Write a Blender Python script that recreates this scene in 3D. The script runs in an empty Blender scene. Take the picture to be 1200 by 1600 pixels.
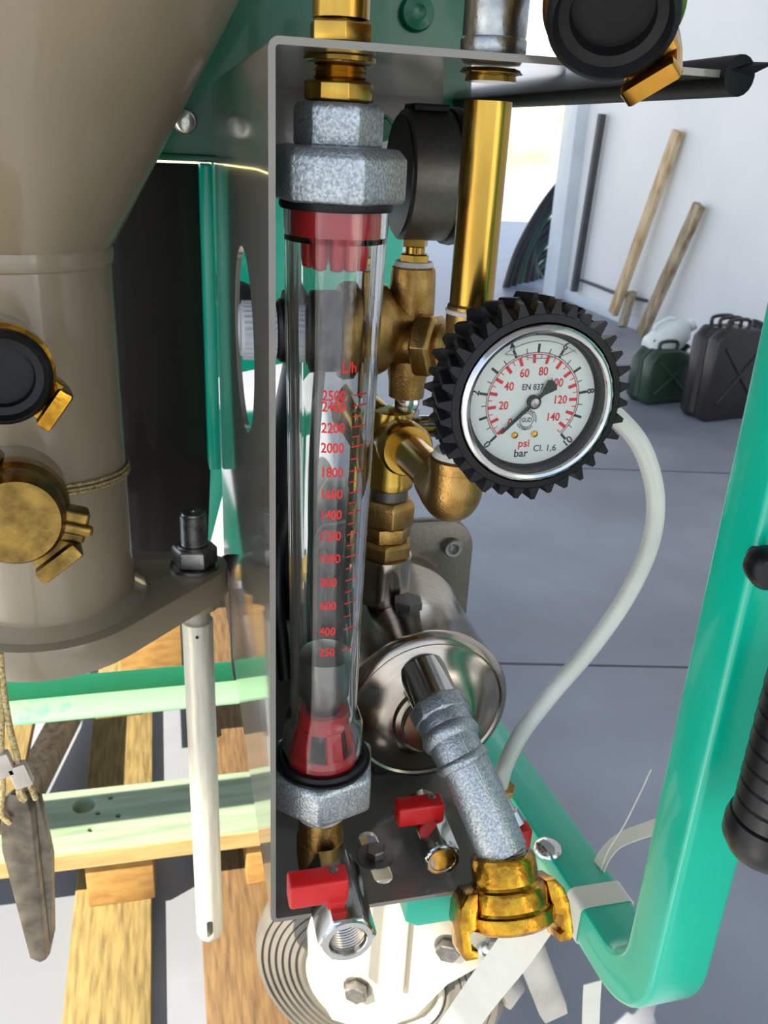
import bpy, bmesh, math, random
import numpy as np
from mathutils import Matrix, Vector, Quaternion

random.seed(7)
SC = bpy.context.scene
COL = SC.collection
PI = math.pi
R_ = math.radians

# ------------------------------------------------------------------ camera
F = 1370.0
PITCH, ROLL, AZ, CAMH = R_(23.1), R_(3.0), R_(14.6), 1.15
CAM = Vector((0, 0, CAMH))
fw = Vector((math.sin(AZ)*math.cos(PITCH), math.cos(AZ)*math.cos(PITCH), -math.sin(PITCH)))
rt0 = Vector((math.cos(AZ), -math.sin(AZ), 0))
up0 = rt0.cross(fw)
rt = rt0*math.cos(ROLL) + up0*math.sin(ROLL)
up = -rt0*math.sin(ROLL) + up0*math.cos(ROLL)
cd = bpy.data.cameras.new('camera')
cam = bpy.data.objects.new('camera', cd)
COL.objects.link(cam)
m = Matrix((rt, up, -fw)).transposed().to_4x4()
m.translation = CAM
cam.matrix_world = m
cd.sensor_fit = 'VERTICAL'
cd.sensor_height = 36.0
cd.lens = 36.0*F/1600.0
cd.clip_start = 0.02
cd.clip_end = 300
cd.dof.use_dof = True
cd.dof.focus_distance = 0.45
cd.dof.aperture_fstop = 26
SC.camera = cam

def at(u, v, X=None, Y=None, Z=None, d=None):
    r = fw + rt*((u-600)/F) + up*((800-v)/F)
    if d is not None: t = d
    elif X is not None: t = X/r.x
    elif Y is not None: t = Y/r.y
    else: t = (Z-CAMH)/r.z
    return CAM + r*t

# ------------------------------------------------------------------ sky, sun, exposure
W = bpy.data.worlds.new('sky')
SC.world = W
W.use_nodes = True
nt = W.node_tree
nt.nodes.clear()
o = nt.nodes.new('ShaderNodeOutputWorld')
bg = nt.nodes.new('ShaderNodeBackground')
tc = nt.nodes.new('ShaderNodeTexCoord')
sx = nt.nodes.new('ShaderNodeSeparateXYZ')
rp = nt.nodes.new('ShaderNodeValToRGB')
rp.color_ramp.elements[0].position = 0.0
rp.color_ramp.elements[0].color = (0.93, 0.96, 1.0, 1)
rp.color_ramp.elements[1].position = 0.75
rp.color_ramp.elements[1].color = (0.36, 0.56, 0.92, 1)
nt.links.new(tc.outputs['Generated'], sx.inputs[0])
nt.links.new(sx.outputs['Z'], rp.inputs[0])
nt.links.new(rp.outputs[0], bg.inputs[0])
bg.inputs[1].default_value = 2.6
nt.links.new(bg.outputs[0], o.inputs[0])

SUN_EL, SUN_AZ = R_(41), R_(28)      # azimuth of travel measured from +X towards +Y
sd = bpy.data.lights.new('sun', 'SUN')
sd.energy = 23.0
sd.angle = R_(0.6)
sd.color = (1.0, 0.90, 0.74)
sun = bpy.data.objects.new('sun', sd)
COL.objects.link(sun)
sdir = Vector((math.cos(SUN_EL)*math.cos(SUN_AZ), math.cos(SUN_EL)*math.sin(SUN_AZ), -math.sin(SUN_EL)))
sun.rotation_euler = sdir.to_track_quat('-Z', 'Y').to_euler()
sun.location = (-6, -3, 8)

SC.view_settings.view_transform = 'Standard'
SC.view_settings.look = 'None'
SC.view_settings.exposure = -0.38
SC.view_settings.gamma = 1
SC.view_settings.use_curve_mapping = False

# ------------------------------------------------------------------ materials
def lin(c):
    r = []
    for x in c:
        x = x/255.0
        r.append(x/12.92 if x <= 0.04045 else ((x+0.055)/1.055)**2.4)
    return tuple(r)+(1,)

def mat(name, c, metal=0, rough=0.5, c2=None, scale=20, mixlo=0.4, mixhi=0.65, bump=0, bscale=None,
        coat=0, trans=0, ior=1.45, stretch=None, detail=4, sss=0, emit=None, vor=False, rvar=0, spec=0.5):
    M = bpy.data.materials.new(name)
    M.use_nodes = True
    n = M.node_tree
    b = n.nodes['Principled BSDF']
    b.inputs['Base Color'].default_value = lin(c)
    b.inputs['Metallic'].default_value = metal
    b.inputs['Roughness'].default_value = rough
    b.inputs['Coat Weight'].default_value = coat
    b.inputs['Coat Roughness'].default_value = 0.06
    b.inputs['Transmission Weight'].default_value = trans
    b.inputs['IOR'].default_value = ior
    b.inputs['Specular IOR Level'].default_value = spec
    if sss:
        b.inputs['Subsurface Weight'].default_value = sss
        b.inputs['Subsurface Scale'].default_value = 0.01
        b.inputs['Subsurface Radius'].default_value = (1, 1, 1)
    t = n.nodes.new('ShaderNodeTexCoord')
    src = t.outputs['Object']
    if stretch:
        mp = n.nodes.new('ShaderNodeMapping')
        mp.inputs['Scale'].default_value = stretch
        n.links.new(src, mp.inputs[0])
        src = mp.outputs[0]
    if c2 is not None or rvar:
        if vor:
            tx = n.nodes.new('ShaderNodeTexVoronoi'); fac = tx.outputs['Color']
        else:
            tx = n.nodes.new('ShaderNodeTexNoise'); fac = tx.outputs['Fac']
            tx.inputs['Detail'].default_value = detail
        tx.inputs['Scale'].default_value = scale
        n.links.new(src, tx.inputs['Vector'])
        if c2 is not None:
            r = n.nodes.new('ShaderNodeValToRGB')
            r.color_ramp.elements[0].position = mixlo
            r.color_ramp.elements[1].position = mixhi
            r.color_ramp.elements[0].color = lin(c)
            r.color_ramp.elements[1].color = lin(c2)
            n.links.new(fac, r.inputs[0])
            n.links.new(r.outputs[0], b.inputs['Base Color'])
        if rvar:
            mr = n.nodes.new('ShaderNodeMapRange')
            mr.inputs['To Min'].default_value = max(0.02, rough-rvar)
            mr.inputs['To Max'].default_value = rough+rvar
            n.links.new(fac, mr.inputs[0])
            n.links.new(mr.outputs[0], b.inputs['Roughness'])
    if bump:
        bt = n.nodes.new('ShaderNodeTexNoise')
        bt.inputs['Scale'].default_value = bscale or scale*3
        bt.inputs['Detail'].default_value = 3
        n.links.new(src, bt.inputs['Vector'])
        bp = n.nodes.new('ShaderNodeBump')
        bp.inputs['Strength'].default_value = bump
        bp.inputs['Distance'].default_value = 0.001
        n.links.new(bt.outputs['Fac'], bp.inputs['Height'])
        n.links.new(bp.outputs[0], b.inputs['Normal'])
    return M

M = {}
M['concrete'] = mat('concrete', (120, 124, 132), rough=0.42, c2=(158, 162, 171), scale=1.5, mixlo=0.35, mixhi=0.7, bump=0.25, bscale=60, detail=8, rvar=0.15)
M['ground'] = mat('outside_concrete', (178, 176, 170), rough=0.8, c2=(196, 194, 188), scale=1.5)
M['wall'] = mat('white_panel', (226, 229, 230), rough=0.45, c2=(218, 222, 224), scale=1.5, bump=0.05)
M['jamb'] = mat('white_trim', (214, 224, 232), rough=0.4, c2=(205, 214, 222), scale=3)
M['roof'] = mat('roof_sheet', (158, 160, 162), rough=0.6, c2=(148, 150, 153), scale=2)
M['straw'] = mat('dry_bank', (214, 196, 140), rough=0.9, c2=(170, 160, 100), scale=0.35, detail=8)
M['grey'] = mat('grey_gloss_paint', (140, 127, 103), rough=0.32, c2=(134, 122, 99), scale=9, coat=0.55, bump=0.03, bscale=90)
M['bracket'] = mat('grey_bracket_paint', (112, 108, 98), rough=0.22, c2=(107, 103, 94), scale=30, coat=0.8, bump=0.025, bscale=160)
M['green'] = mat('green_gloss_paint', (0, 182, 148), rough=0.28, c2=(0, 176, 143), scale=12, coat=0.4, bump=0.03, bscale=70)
M['green_shaded'] = mat('green_shaded_paint', (0, 92, 63), rough=0.38, c2=(0, 87, 60), scale=12, coat=0.2, bump=0.03, bscale=70)  # darker copy of the green paint, shade put into the colour
M['green_sunlit'] = mat('green_sunlit_paint', (40, 165, 125), rough=0.4, c2=(128, 168, 134), scale=14, mixlo=0.3, mixhi=0.42, coat=0.3)  # pale tone stands for sunlight on the beam's flat flange
M['dark'] = mat('shaded_steel', (34, 29, 23), rough=0.5, spec=0.3, c2=(30, 26, 20), scale=10, coat=0.15)  # dark brown stands in for deep shade on the guard
M['galv'] = mat('galvanised_iron', (182, 189, 192), metal=0.85, rough=0.42, c2=(142, 150, 154), scale=700, mixlo=0.35, mixhi=0.6, bump=0.5, bscale=700, rvar=0.12)
M['galv_smooth'] = mat('galvanised_pipe', (172, 176, 176), metal=1, rough=0.3, c2=(140, 146, 148), scale=90, bump=0.25, bscale=300, rvar=0.12)
M['zinc'] = mat('zinc_plated_steel', (206, 202, 186), metal=0.45, rough=0.42, c2=(190, 186, 170), scale=60, stretch=(4, 4, 0.4), bump=0.08, bscale=200)
M['bolt'] = mat('bolt_steel', (158, 155, 150), metal=1, rough=0.36, c2=(128, 126, 122), scale=120)
M['chrome'] = mat('nickel_plated', (200, 200, 196), metal=1, rough=0.14, c2=(188, 188, 184), scale=80)
M['stainless'] = mat('stainless_steel', (178, 168, 154), metal=1, rough=0.2, c2=(168, 158, 144), scale=40, stretch=(1, 12, 1), rvar=0.05)
M['cast'] = mat('cast_steel', (112, 108, 100), metal=0.85, rough=0.42, c2=(104, 100, 93), scale=300, bump=0.15, bscale=500)
M['brass'] = mat('drawn_brass', (180, 146, 66), metal=1, rough=0.22, c2=(156, 122, 54), scale=60, stretch=(1, 1, 0.2), rvar=0.06)
M['brass_cast'] = mat('cast_brass', (178, 142, 84), metal=1, rough=0.38, c2=(150, 116, 62), scale=90, bump=0.3, bscale=600, rvar=0.08)
M['brass_old'] = mat('tarnished_brass', (150, 122, 62), metal=1, rough=0.36, c2=(104, 84, 46), scale=70, bump=0.35, bscale=300, rvar=0.1)
M['brass_gold'] = mat('yellow_brass', (196, 146, 44), metal=1, rough=0.22, c2=(150, 106, 34), scale=120, bump=0.35, bscale=260, rvar=0.08)
M['red'] = mat('red_plastic', (200, 22, 20), rough=0.38, c2=(188, 18, 18), scale=50, bump=0.05)
M['redclear'] = mat('red_moulding', (206, 18, 26), rough=0.3, c2=(190, 14, 22), scale=50)
M['print_red'] = mat('red_print', (205, 30, 30), rough=0.5, c2=(190, 24, 26), scale=60)
M['print_black'] = mat('black_print', (18, 18, 18), rough=0.5, c2=(24, 24, 24), scale=60)
M['dial'] = mat('dial_white', (206, 212, 206), rough=0.5, c2=(200, 206, 201), scale=10)
M['rubber'] = mat('black_rubber', (9, 9, 10), rough=0.5, spec=0.35, c2=(14, 14, 15), scale=80, bump=0.15, bscale=300)
M['black'] = mat('black_plastic', (9, 9, 10), rough=0.35, c2=(13, 13, 14), scale=80)
M['white_plastic'] = mat('grey_white_plastic', (178, 182, 184), rough=0.4, c2=(168, 172, 175), scale=70)
M['floatmat'] = mat('float_steel', (150, 148, 144), metal=1, rough=0.3, c2=(136, 134, 130), scale=60)
M['glass'] = mat('clear_acrylic', (238, 240, 238), rough=0.02, trans=1, ior=1.47)
M['gaugeglass'] = mat('gauge_window', (250, 252, 250), rough=0.0, trans=1, ior=1.2)
M['hose'] = mat('milky_hose', (222, 224, 214), rough=0.3, c2=(212, 215, 205), scale=30, sss=0.4, trans=0.15)
M['strap'] = mat('white_strap', (216, 214, 200), rough=0.5, c2=(210, 208, 193), scale=40)
M['cream'] = mat('cream_plastic', (204, 196, 172), rough=0.4, c2=(196, 188, 164), scale=15)
M['tyre'] = mat('grey_tyre', (98, 95, 88), rough=0.4, c2=(88, 85, 78), scale=20)
M['alu'] = mat('bright_aluminium', (214, 212, 202), metal=0.9, rough=0.28, c2=(198, 196, 186), scale=30)
M['wood_yellow'] = mat('pallet_wood', (134, 116, 70), rough=0.8, c2=(92, 77, 44), scale=26, stretch=(6, 0.6, 2), mixlo=0.38, mixhi=0.72, bump=0.3, detail=8)
M['wood_brown'] = mat('brown_wood', (112, 88, 56), rough=0.8, c2=(78, 58, 36), scale=24, stretch=(6, 0.6, 2), mixlo=0.36, mixhi=0.7, bump=0.3, detail=8)
M['wood_block'] = mat('block_wood', (158, 122, 66), rough=0.8, c2=(138, 102, 52), scale=30, stretch=(1, 1, 3), bump=0.3)
M['wood_green'] = mat('green_stained_wood', (168, 184, 154), rough=0.75, c2=(140, 160, 132), scale=16, stretch=(0.5, 5, 4), bump=0.2, detail=7)
M['wood_pale'] = mat('pale_wood', (172, 146, 96), rough=0.8, c2=(152, 126, 80), scale=18, stretch=(0.5, 5, 4), bump=0.2)
M['wood_grey'] = mat('weathered_wood', (168, 156, 134), rough=0.8, c2=(128, 116, 98), scale=18, stretch=(5, 5, 0.6), bump=0.3)
M['wood_plank'] = mat('leaning_plank_wood', (206, 186, 150), rough=0.8, c2=(150, 104, 60), scale=5, stretch=(4, 4, 0.8), mixlo=0.45, mixhi=0.75)
M['wood_plank2'] = mat('old_plank_wood', (176, 160, 132), rough=0.8, c2=(120, 102, 78), scale=6, stretch=(4, 4, 0.8))
M['cord'] = mat('twisted_wire_cord', (196, 178, 128), metal=0.3, rough=0.45, c2=(128, 108, 66), scale=500)
M['ferrule'] = mat('crimp_ferrule', (196, 188, 176), metal=0.6, rough=0.4, c2=(176, 168, 156), scale=60)
M['wedge'] = mat('burnished_steel', (128, 120, 106), metal=0.9, rough=0.4, c2=(92, 86, 76), scale=60, rvar=0.1)
M['can_green'] = mat('olive_green_can', (44, 66, 50), rough=0.4, c2=(38, 58, 44), scale=8, coat=0.2)
M['can_black'] = mat('brown_black_can', (44, 40, 38), rough=0.4, c2=(36, 32, 31), scale=8, coat=0.2)
M['jug'] = mat('milky_jug', (226, 232, 230), rough=0.4, c2=(216, 224, 222), scale=8, sss=0.3)
M['pole'] = mat('dark_grey_pole', (70, 72, 76), rough=0.5, c2=(58, 60, 64), scale=8)
M['hose_black'] = mat('black_hose', (26, 27, 30), rough=0.4, c2=(20, 21, 23), scale=30)
M['hose_green'] = mat('green_black_hose', (20, 74, 52), rough=0.4, c2=(18, 60, 44), scale=30)
M['ptfe'] = mat('white_thread_sealant', (214, 210, 200), rough=0.5, c2=(200, 194, 180), scale=200, bump=0.4)
M['yellowzinc'] = mat('yellow_chromate', (206, 150, 60), metal=1, rough=0.2, c2=(150, 130, 60), scale=35, rvar=0.06)
M['silicone'] = mat('thread_paste', (205, 200, 190), rough=0.25, c2=(190, 184, 172), scale=100, trans=0.4)

# ------------------------------------------------------------------ mesh helpers
def fr(o, z=(0, 0, 1), x=None):
    """frame with local z along z"""
    z = Vector(z).normalized()
    if x is None:
        x = Vector((1, 0, 0)) if abs(z.x) < 0.9 else Vector((0, 1, 0))
    x = Vector(x)
    x = (x - z*x.dot(z)).normalized()
    y = z.cross(x)
    mm = Matrix((x, y, z)).transposed().to_4x4()
    mm.translation = Vector(o)
    return mm

I4 = Matrix.Identity(4)

class G:
    def __init__(s): s.v = []; s.f = []
    def add(s, v, f, mm=I4):
        b = len(s.v)
        s.v += [mm @ Vector(p) for p in v]
        s.f += [tuple(i+b for i in q) for q in f]
        return s
    def lathe(s, prof, mm=I4, n=40, a0=0.0, cap=True):
        v = []; f = []; rings = []
        for r, h in prof:
            if r < 1e-7:
                rings.append([len(v)]); v.append((0, 0, h))
            else:
                k = len(v)
                for i in range(n):
                    a = a0+2*PI*i/n
                    v.append((r*math.cos(a), r*math.sin(a), h))
                rings.append(list(range(k, k+n)))
        for A, B in zip(rings, rings[1:]):
            if len(A) == 1 and len(B) == 1: continue
            for i in range(n):
                j = (i+1) % n
                if len(A) == 1: f.append((A[0], B[i], B[j]))
                elif len(B) == 1: f.append((A[i], B[0], A[j]))
                else: f.append((A[i], A[j], B[j], B[i]))
        if cap:
            if len(rings[0]) > 1: f.append(tuple(reversed(rings[0])))
            if len(rings[-1]) > 1: f.append(tuple(rings[-1]))
        return s.add(v, f, mm)
    def ngon(s, Rr, h0, h1, mm=I4, n=6, a0=0.0, ch=0.0012, hole=0):
        ci = ch*1.2
        pr = [(Rr-ci, h0), (Rr, h0+ch), (Rr, h1-ch), (Rr-ci, h1)]
        if hole:
            pr = [(hole, h0)]+pr+[(hole, h1), (hole, h0)]
            return s.lathe(pr, mm, n, a0, cap=False)
        return s.lathe(pr, mm, n, a0)
    def box(s, lo, hi, mm=I4):
        (x0, y0, z0), (x1, y1, z1) = lo, hi
        v = [(x0, y0, z0), (x1, y0, z0), (x1, y1, z0), (x0, y1, z0), (x0, y0, z1), (x1, y0, z1), (x1, y1, z1), (x0, y1, z1)]
        f = [(0, 3, 2, 1), (4, 5, 6, 7), (0, 1, 5, 4), (1, 2, 6, 5), (2, 3, 7, 6), (3, 0, 4, 7)]
        return s.add(v, f, mm)
    def sweep(s, pts, prof, upv=(0, 0, 1), closed=False, caps=True, scales=None):
        """sweep a 2D profile [(a,b)] along pts; a along side, b along up-ish"""
        P = [Vector(p) for p in pts]
        n = len(P); k = len(prof); v = []; f = []
        up_ = Vector(upv)
        for i in range(n):
            if closed: t = P[(i+1) % n]-P[i-1]
            else: t = P[min(i+1, n-1)]-P[max(i-1, 0)]
            t.normalize()
            side = t.cross(up_)
            if side.length < 1e-4: side = t.cross(Vector((1, 0.3, 0)))
            side.normalize()
            u2 = side.cross(t).normalized()
            up_ = u2
            sc = scales[i] if scales else 1
            for a, b in prof: v.append(P[i]+side*a*sc+u2*b*sc)
        for i in range(n if closed else n-1):
            j = (i+1) % n
            for q in range(k):
                q2 = (q+1) % k
                f.append((i*k+q, j*k+q, j*k+q2, i*k+q2))
        if caps and not closed:
            f.append(tuple(range(k))); f.append(tuple(reversed(range((n-1)*k, n*k))))
        return s.add(v, f)
    def tube(s, pts, r, n=14, smooth=True, sub=8, scales=None, closed=False):
        if smooth: pts = spline(pts, sub, closed)
        return s.sweep(pts, circ(r, n), closed=closed, scales=scales)
    def pipe(s, path, r, ri=None, n=36):
        return s.sweep(path, circ(r, n))

def circ(r, n=16): return [(r*math.cos(2*PI*i/n), r*math.sin(2*PI*i/n)) for i in range(n)]

def rrect(w, h, r, n=4):
    o_ = []
    for cx, cy, a in ((w/2-r, h/2-r, 0), (-w/2+r, h/2-r, 90), (-w/2+r, -h/2+r, 180), (w/2-r, -h/2+r, 270)):
        for i in range(n+1):
            t = R_(a+90*i/n)
            o_.append((cx+r*math.cos(t), cy+r*math.sin(t)))
    return o_

def spline(pts, sub=8, closed=False):
    P = [Vector(p) for p in pts]
    n = len(P); out = []
    rng = n if closed else n-1
    for i in range(rng):
        if closed: p0, p1, p2, p3 = P[i-1], P[i], P[(i+1) % n], P[(i+2) % n]
        else:
            p1, p2 = P[i], P[i+1]
            p0 = P[i-1] if i > 0 else p1*2-p2
            p3 = P[i+2] if i+2 < n else p2*2-p1
        for j in range(sub):
            t = j/sub
            out.append(0.5*((2*p1)+(p2-p0)*t+(2*p0-5*p1+4*p2-p3)*t*t+(3*p1-p0-3*p2+p3)*t**3))
    if not closed: out.append(P[-1])
    return out

def bend(p0, p1, p2, r, n=10):
    """rounded corner points at p1"""
    p0, p1, p2 = Vector(p0), Vector(p1), Vector(p2)
    a = (p0-p1).normalized(); b = (p2-p1).normalized()
    ang = a.angle(b)
    d = r/math.tan(ang/2)
    c = p1+(a+b).normalized()*(r/math.sin(ang/2))
    s0 = p1+a*d-c; s1 = p1+b*d-c
    q = s0.rotation_difference(s1)
    return [c+Quaternion().slerp(q, i/n) @ s0 for i in range(n+1)]

def wl(o):
    v = Vector((0, 0, 0))
    while o is not None:
        v += o.location; o = o.parent
    return v

def thing(name, label, cat, loc, group=None):
    e = bpy.data.objects.new(name, None)
    e.empty_display_size = 0.02
    COL.objects.link(e)
    e.location = Vector(loc)
    e['label'] = label; e['category'] = cat
    if group: e['group'] = group
    return e

def tag(o, label, cat, group=None):
    o['label'] = label; o['category'] = cat
    if group: o['group'] = group
    return o

def finish(me, ang):
    me.shade_smooth()
    me.set_sharp_from_angle(angle=R_(ang))

def ob(name, g, mt, parent=None, bevel=0, seg=2, ang=32, label=None, bang=40, loc=None):
    me = bpy.data.meshes.new(name)
    me.from_pydata([tuple(p) for p in g.v], [], g.f)
    bm = bmesh.new(); bm.from_mesh(me)
    bmesh.ops.remove_doubles(bm, verts=bm.verts, dist=1e-6)
    bmesh.ops.recalc_face_normals(bm, faces=bm.faces)
    if bevel:
        ed = [e for e in bm.edges if len(e.link_faces) == 2 and e.calc_face_angle(0) > R_(bang)]
        bmesh.ops.bevel(bm, geom=ed, offset=bevel, segments=seg, profile=0.5, affect='EDGES', clamp_overlap=True)
    bm.to_mesh(me); bm.free()
    finish(me, ang)
    me.materials.append(M[mt] if isinstance(mt, str) else mt)
    ob_ = bpy.data.objects.new(name, me)
    COL.objects.link(ob_)
    if parent is not None:
        ob_.parent = parent
        me.transform(Matrix.Translation(-wl(parent)))
    else:
        if loc is None:
            co = [v.co for v in me.vertices]
            loc = Vector((sum(c.x for c in co)/len(co), sum(c.y for c in co)/len(co), min(c.z for c in co)))
        loc = Vector(loc)
        me.transform(Matrix.Translation(-loc))
        ob_.location = loc
    if label: ob_['label'] = label
    return ob_

def struct(name, g, mt, **k):
    o_ = ob(name, g, mt, **k)
    o_['kind'] = 'structure'
    return o_

def dup(o, parent=None):
    c = o.copy(); COL.objects.link(c)
    if parent is not None: c.parent = parent
    for ch in list(o.children): dup(ch, c)
    return c

def plate(outlines, t, bev=0.0, res=12):
    """2D outlines with holes -> (verts, faces) centred on z=0"""
    cu = bpy.data.curves.new('tmp', 'CURVE')
    cu.dimensions = '2D'; cu.fill_mode = 'BOTH'
    cu.extrude = max(t/2-bev, 0); cu.bevel_depth = bev; cu.bevel_resolution = 1
    if bev: cu.offset = -bev
    for ol in outlines:
        sp = cu.splines.new('POLY'); sp.points.add(len(ol)-1)
        for p, q in zip(sp.points, ol): p.co = (q[0], q[1], 0, 1)
        sp.use_cyclic_u = True
    return curve_mesh(cu)

def curve_mesh(cu):
    tmp = bpy.data.objects.new('tmp', cu)
    COL.objects.link(tmp)
    dg = bpy.context.evaluated_depsgraph_get()
    ev = tmp.evaluated_get(dg)
    me = ev.to_mesh()
    v = [tuple(p.co) for p in me.vertices]
    f = [tuple(p.vertices) for p in me.polygons]
    ev.to_mesh_clear()
    bpy.data.objects.remove(tmp)
    bpy.data.curves.remove(cu)
    return v, f

def text(s, size, x=0, y=0, rot=0, align='CENTER', sx=1.0, bold=0.0):
    cu = bpy.data.curves.new('tmp', 'FONT')
    cu.body = s; cu.size = size; cu.align_x = align; cu.align_y = 'CENTER'
    cu.offset = bold; cu.resolution_u = 3
    v, f = curve_mesh(cu)
    c, n_ = math.cos(rot), math.sin(rot)
    v = [(x+(a*sx)*c-b*n_, y+(a*sx)*n_+b*c, 0) for a, b, _ in v]
    return v, f

def circle2(cx, cy, r, n=32, ry=None):
    ry = ry or r
    return [(cx+r*math.cos(2*PI*i/n), cy+ry*math.sin(2*PI*i/n)) for i in range(n)]

def boolean(g, cuts, name='tmpb'):
    def mk(gg):
        me = bpy.data.meshes.new('tmp'); me.from_pydata([tuple(p) for p in gg.v], [], gg.f)
        bm = bmesh.new(); bm.from_mesh(me); bmesh.ops.remove_doubles(bm, verts=bm.verts, dist=1e-6)
        bmesh.ops.recalc_face_normals(bm, faces=bm.faces); bm.to_mesh(me); bm.free()
        oo = bpy.data.objects.new('tmp', me); COL.objects.link(oo); return oo
    a = mk(g); bs = []
    for c in cuts:
        b = mk(c); bs.append(b)
        md = a.modifiers.new('b', 'BOOLEAN'); md.operation = 'DIFFERENCE'; md.solver = 'EXACT'; md.object = b
    dg = bpy.context.evaluated_depsgraph_get()
    ev = a.evaluated_get(dg); me = ev.to_mesh()
    out = G(); out.v = [p.co.copy() for p in me.vertices]; out.f = [tuple(p.vertices) for p in me.polygons]
    ev.to_mesh_clear()
    for q in [a]+bs: bpy.data.objects.remove(q)
    return out

def thread(g, mm, r, h0, h1, pitch=0.0018, d=0.0009, n=28):
    pr = []
    h = h0
    while h < h1-pitch*0.5:
        pr += [(r, h), (r-d, h+pitch*0.5)]
        h += pitch
    pr += [(r, h1)]
    return g.lathe(pr, mm, n)

# ================================================================== THE SETTING
g = G(); g.box((-30, -25, -0.2), (40, 60, 0.0))
struct('floor', g, 'concrete')
# floor joints in the shop: narrow recessed strips laid as thin dark inlays
for i, (a, b) in enumerate((((0.5, 1.72), (3.1, 1.20)), ((1.0, 3.05), (3.1, 2.62)))):
    a = Vector((a[0], a[1], 0)); b = Vector((b[0], b[1], 0))
    g = G(); g.sweep([a+Vector((0, 0, 0.0)), b], [(-0.004, -0.002), (0.004, -0.002), (0.004, 0.0008), (-0.004, 0.0008)])
    struct('trim_%d' % (i+1), g, 'pole')
g = G(); g.box((3.2, -6, 0), (3.32, 6.75, 4.6))
struct('wall_right', g, 'wall')
g = G(); g.box((3.10, 6.75, 0), (3.34, 7.0, 4.6))
jb = struct('trim_3', g, 'jamb', bevel=0.01)
g = G(); g.box((3.185, -6, 0), (3.2, 6.75, 0.09))
struct('baseboard_right', g, 'jamb', bevel=0.004)
g = G(); g.box((-4.05, -4.5, 4.6), (3.6, 11.5, 4.72))  # unseen roof, stretched past the wall end for the shade it casts
struct('ceiling', g, 'roof')
g = G()
NB = 40
vs = []; fs = []
for i in range(NB+1):
    x = -30+70*i/NB
    hh = 3.4+0.8*math.sin(i*0.7)+0.5*math.sin(i*1.9)
    vs += [(x, 34, 0), (x, 36.5, hh*0.7), (x, 41, hh), (x, 50, 0)]
for i in range(NB):
    for k in range(3):
        fs.append((i*4+k, (i+1)*4+k, (i+1)*4+k+1, i*4+k+1))
g.add(vs, fs)
struct('bank_outside', g, 'straw')

# ================================================================== BRACKET
BX, BZ0, BZ1, BY0, BY1 = 0.044, 0.715, 1.1845, 0.386, 0.77
TH = 0.003
bt = thing('sheet_metal_bracket', 'tall grey painted sheet metal bracket with an oval cut-out around the flow meter', 'bracket', (BX, BY0, BZ0))
def ushape(xr_top, xr_bot):
    r = 0.0045
    outer = []
    def arc(cx, cz, rr, a0, a1, n=5):
        return [(cx+rr*math.cos(R_(a0+(a1-a0)*i/n)), cz+rr*math.sin(R_(a0+(a1-a0)*i/n))) for i in range(n+1)]
    outer += [(xr_bot, BZ0)]
    outer += arc(BX+r, BZ0+r, r, 270, 180)
    outer += arc(BX+r, BZ1-r, r, 180, 90)
    outer += [(xr_top, BZ1), (xr_top, BZ1-TH)]
    outer += arc(BX+r, BZ1-r, r-TH, 90, 180)
    outer += arc(BX+r, BZ0+r, r-TH, 180, 270)
    outer += [(xr_bot, BZ0+TH)]
    return outer
ol = ushape(0.248, 0.186)
g = G()
v, f = plate([ol], BY1-BY0)
# plate local (x, y=z, z=depth)
g.add([(a, BY0+(BY1-BY0)/2-c, b) for a, b, c in v], f)
cut1 = G(); cut1.lathe([(1, -0.02), (1, 0.02)], Matrix.Translation((BX, 0.515, 1.037)) @ Matrix.Rotation(PI/2, 4, 'Y') @ Matrix.Diagonal((0.053, 0.062, 1, 1)), n=56)
slot = [(0.0062*math.cos(R_(a)), (0.017 if a < 180 else -0.017)+0.0062*math.sin(R_(a))) for a in list(range(0, 181, 20))+list(range(180, 361, 20))]
cut2 = G()
v, f = plate([slot], 0.02); cut2.add(v, f, Matrix.Translation((0.1165, 0.423, BZ0+0.001)) @ Matrix.Rotation(R_(4), 4, 'Z'))
g = boolean(g, [cut1, cut2])
ob('sheet', g, 'bracket', bt, ang=35)
# slot bolt + washer
p = Vector((0.1165, 0.423, BZ0+TH))
g = G(); g.lathe([(0.004, 0), (0.0118, 0), (0.0118, 0.0012), (0.004, 0.0014)], Matrix.Translation(p), 32)
ob('washer', g, 'bolt', bt, ang=30)
g = G(); g.ngon(0.0066, 0.0013, 0.0075, Matrix.Translation(p), 6, R_(15), 0.0007)
bo = ob('hex_bolt', g, 'bolt', bt, ang=25)
# back panel
g = G(); g.box((BX+TH+0.0006, BY1-0.003, 1.10), (0.232, BY1, BZ1-TH+0.0004))
ob('back_panel', g, 'bracket', bt, bevel=0.0006)
for (u, v_) in ((597, 200), (596, 103)):
    q = at(u, v_, Y=BY1-0.004)
    g = G(); mm = fr(q, (0, -1, 0)); g.ngon(0.0085, 0, 0.005, mm, 6, R_(10), 0.001); g.lathe([(0.0105, -0.001), (0.0105, 0.001)], mm, 24)
    if q.z < BZ1-0.012: ob('panel_bolt', g, 'green_shaded', bt)
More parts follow.
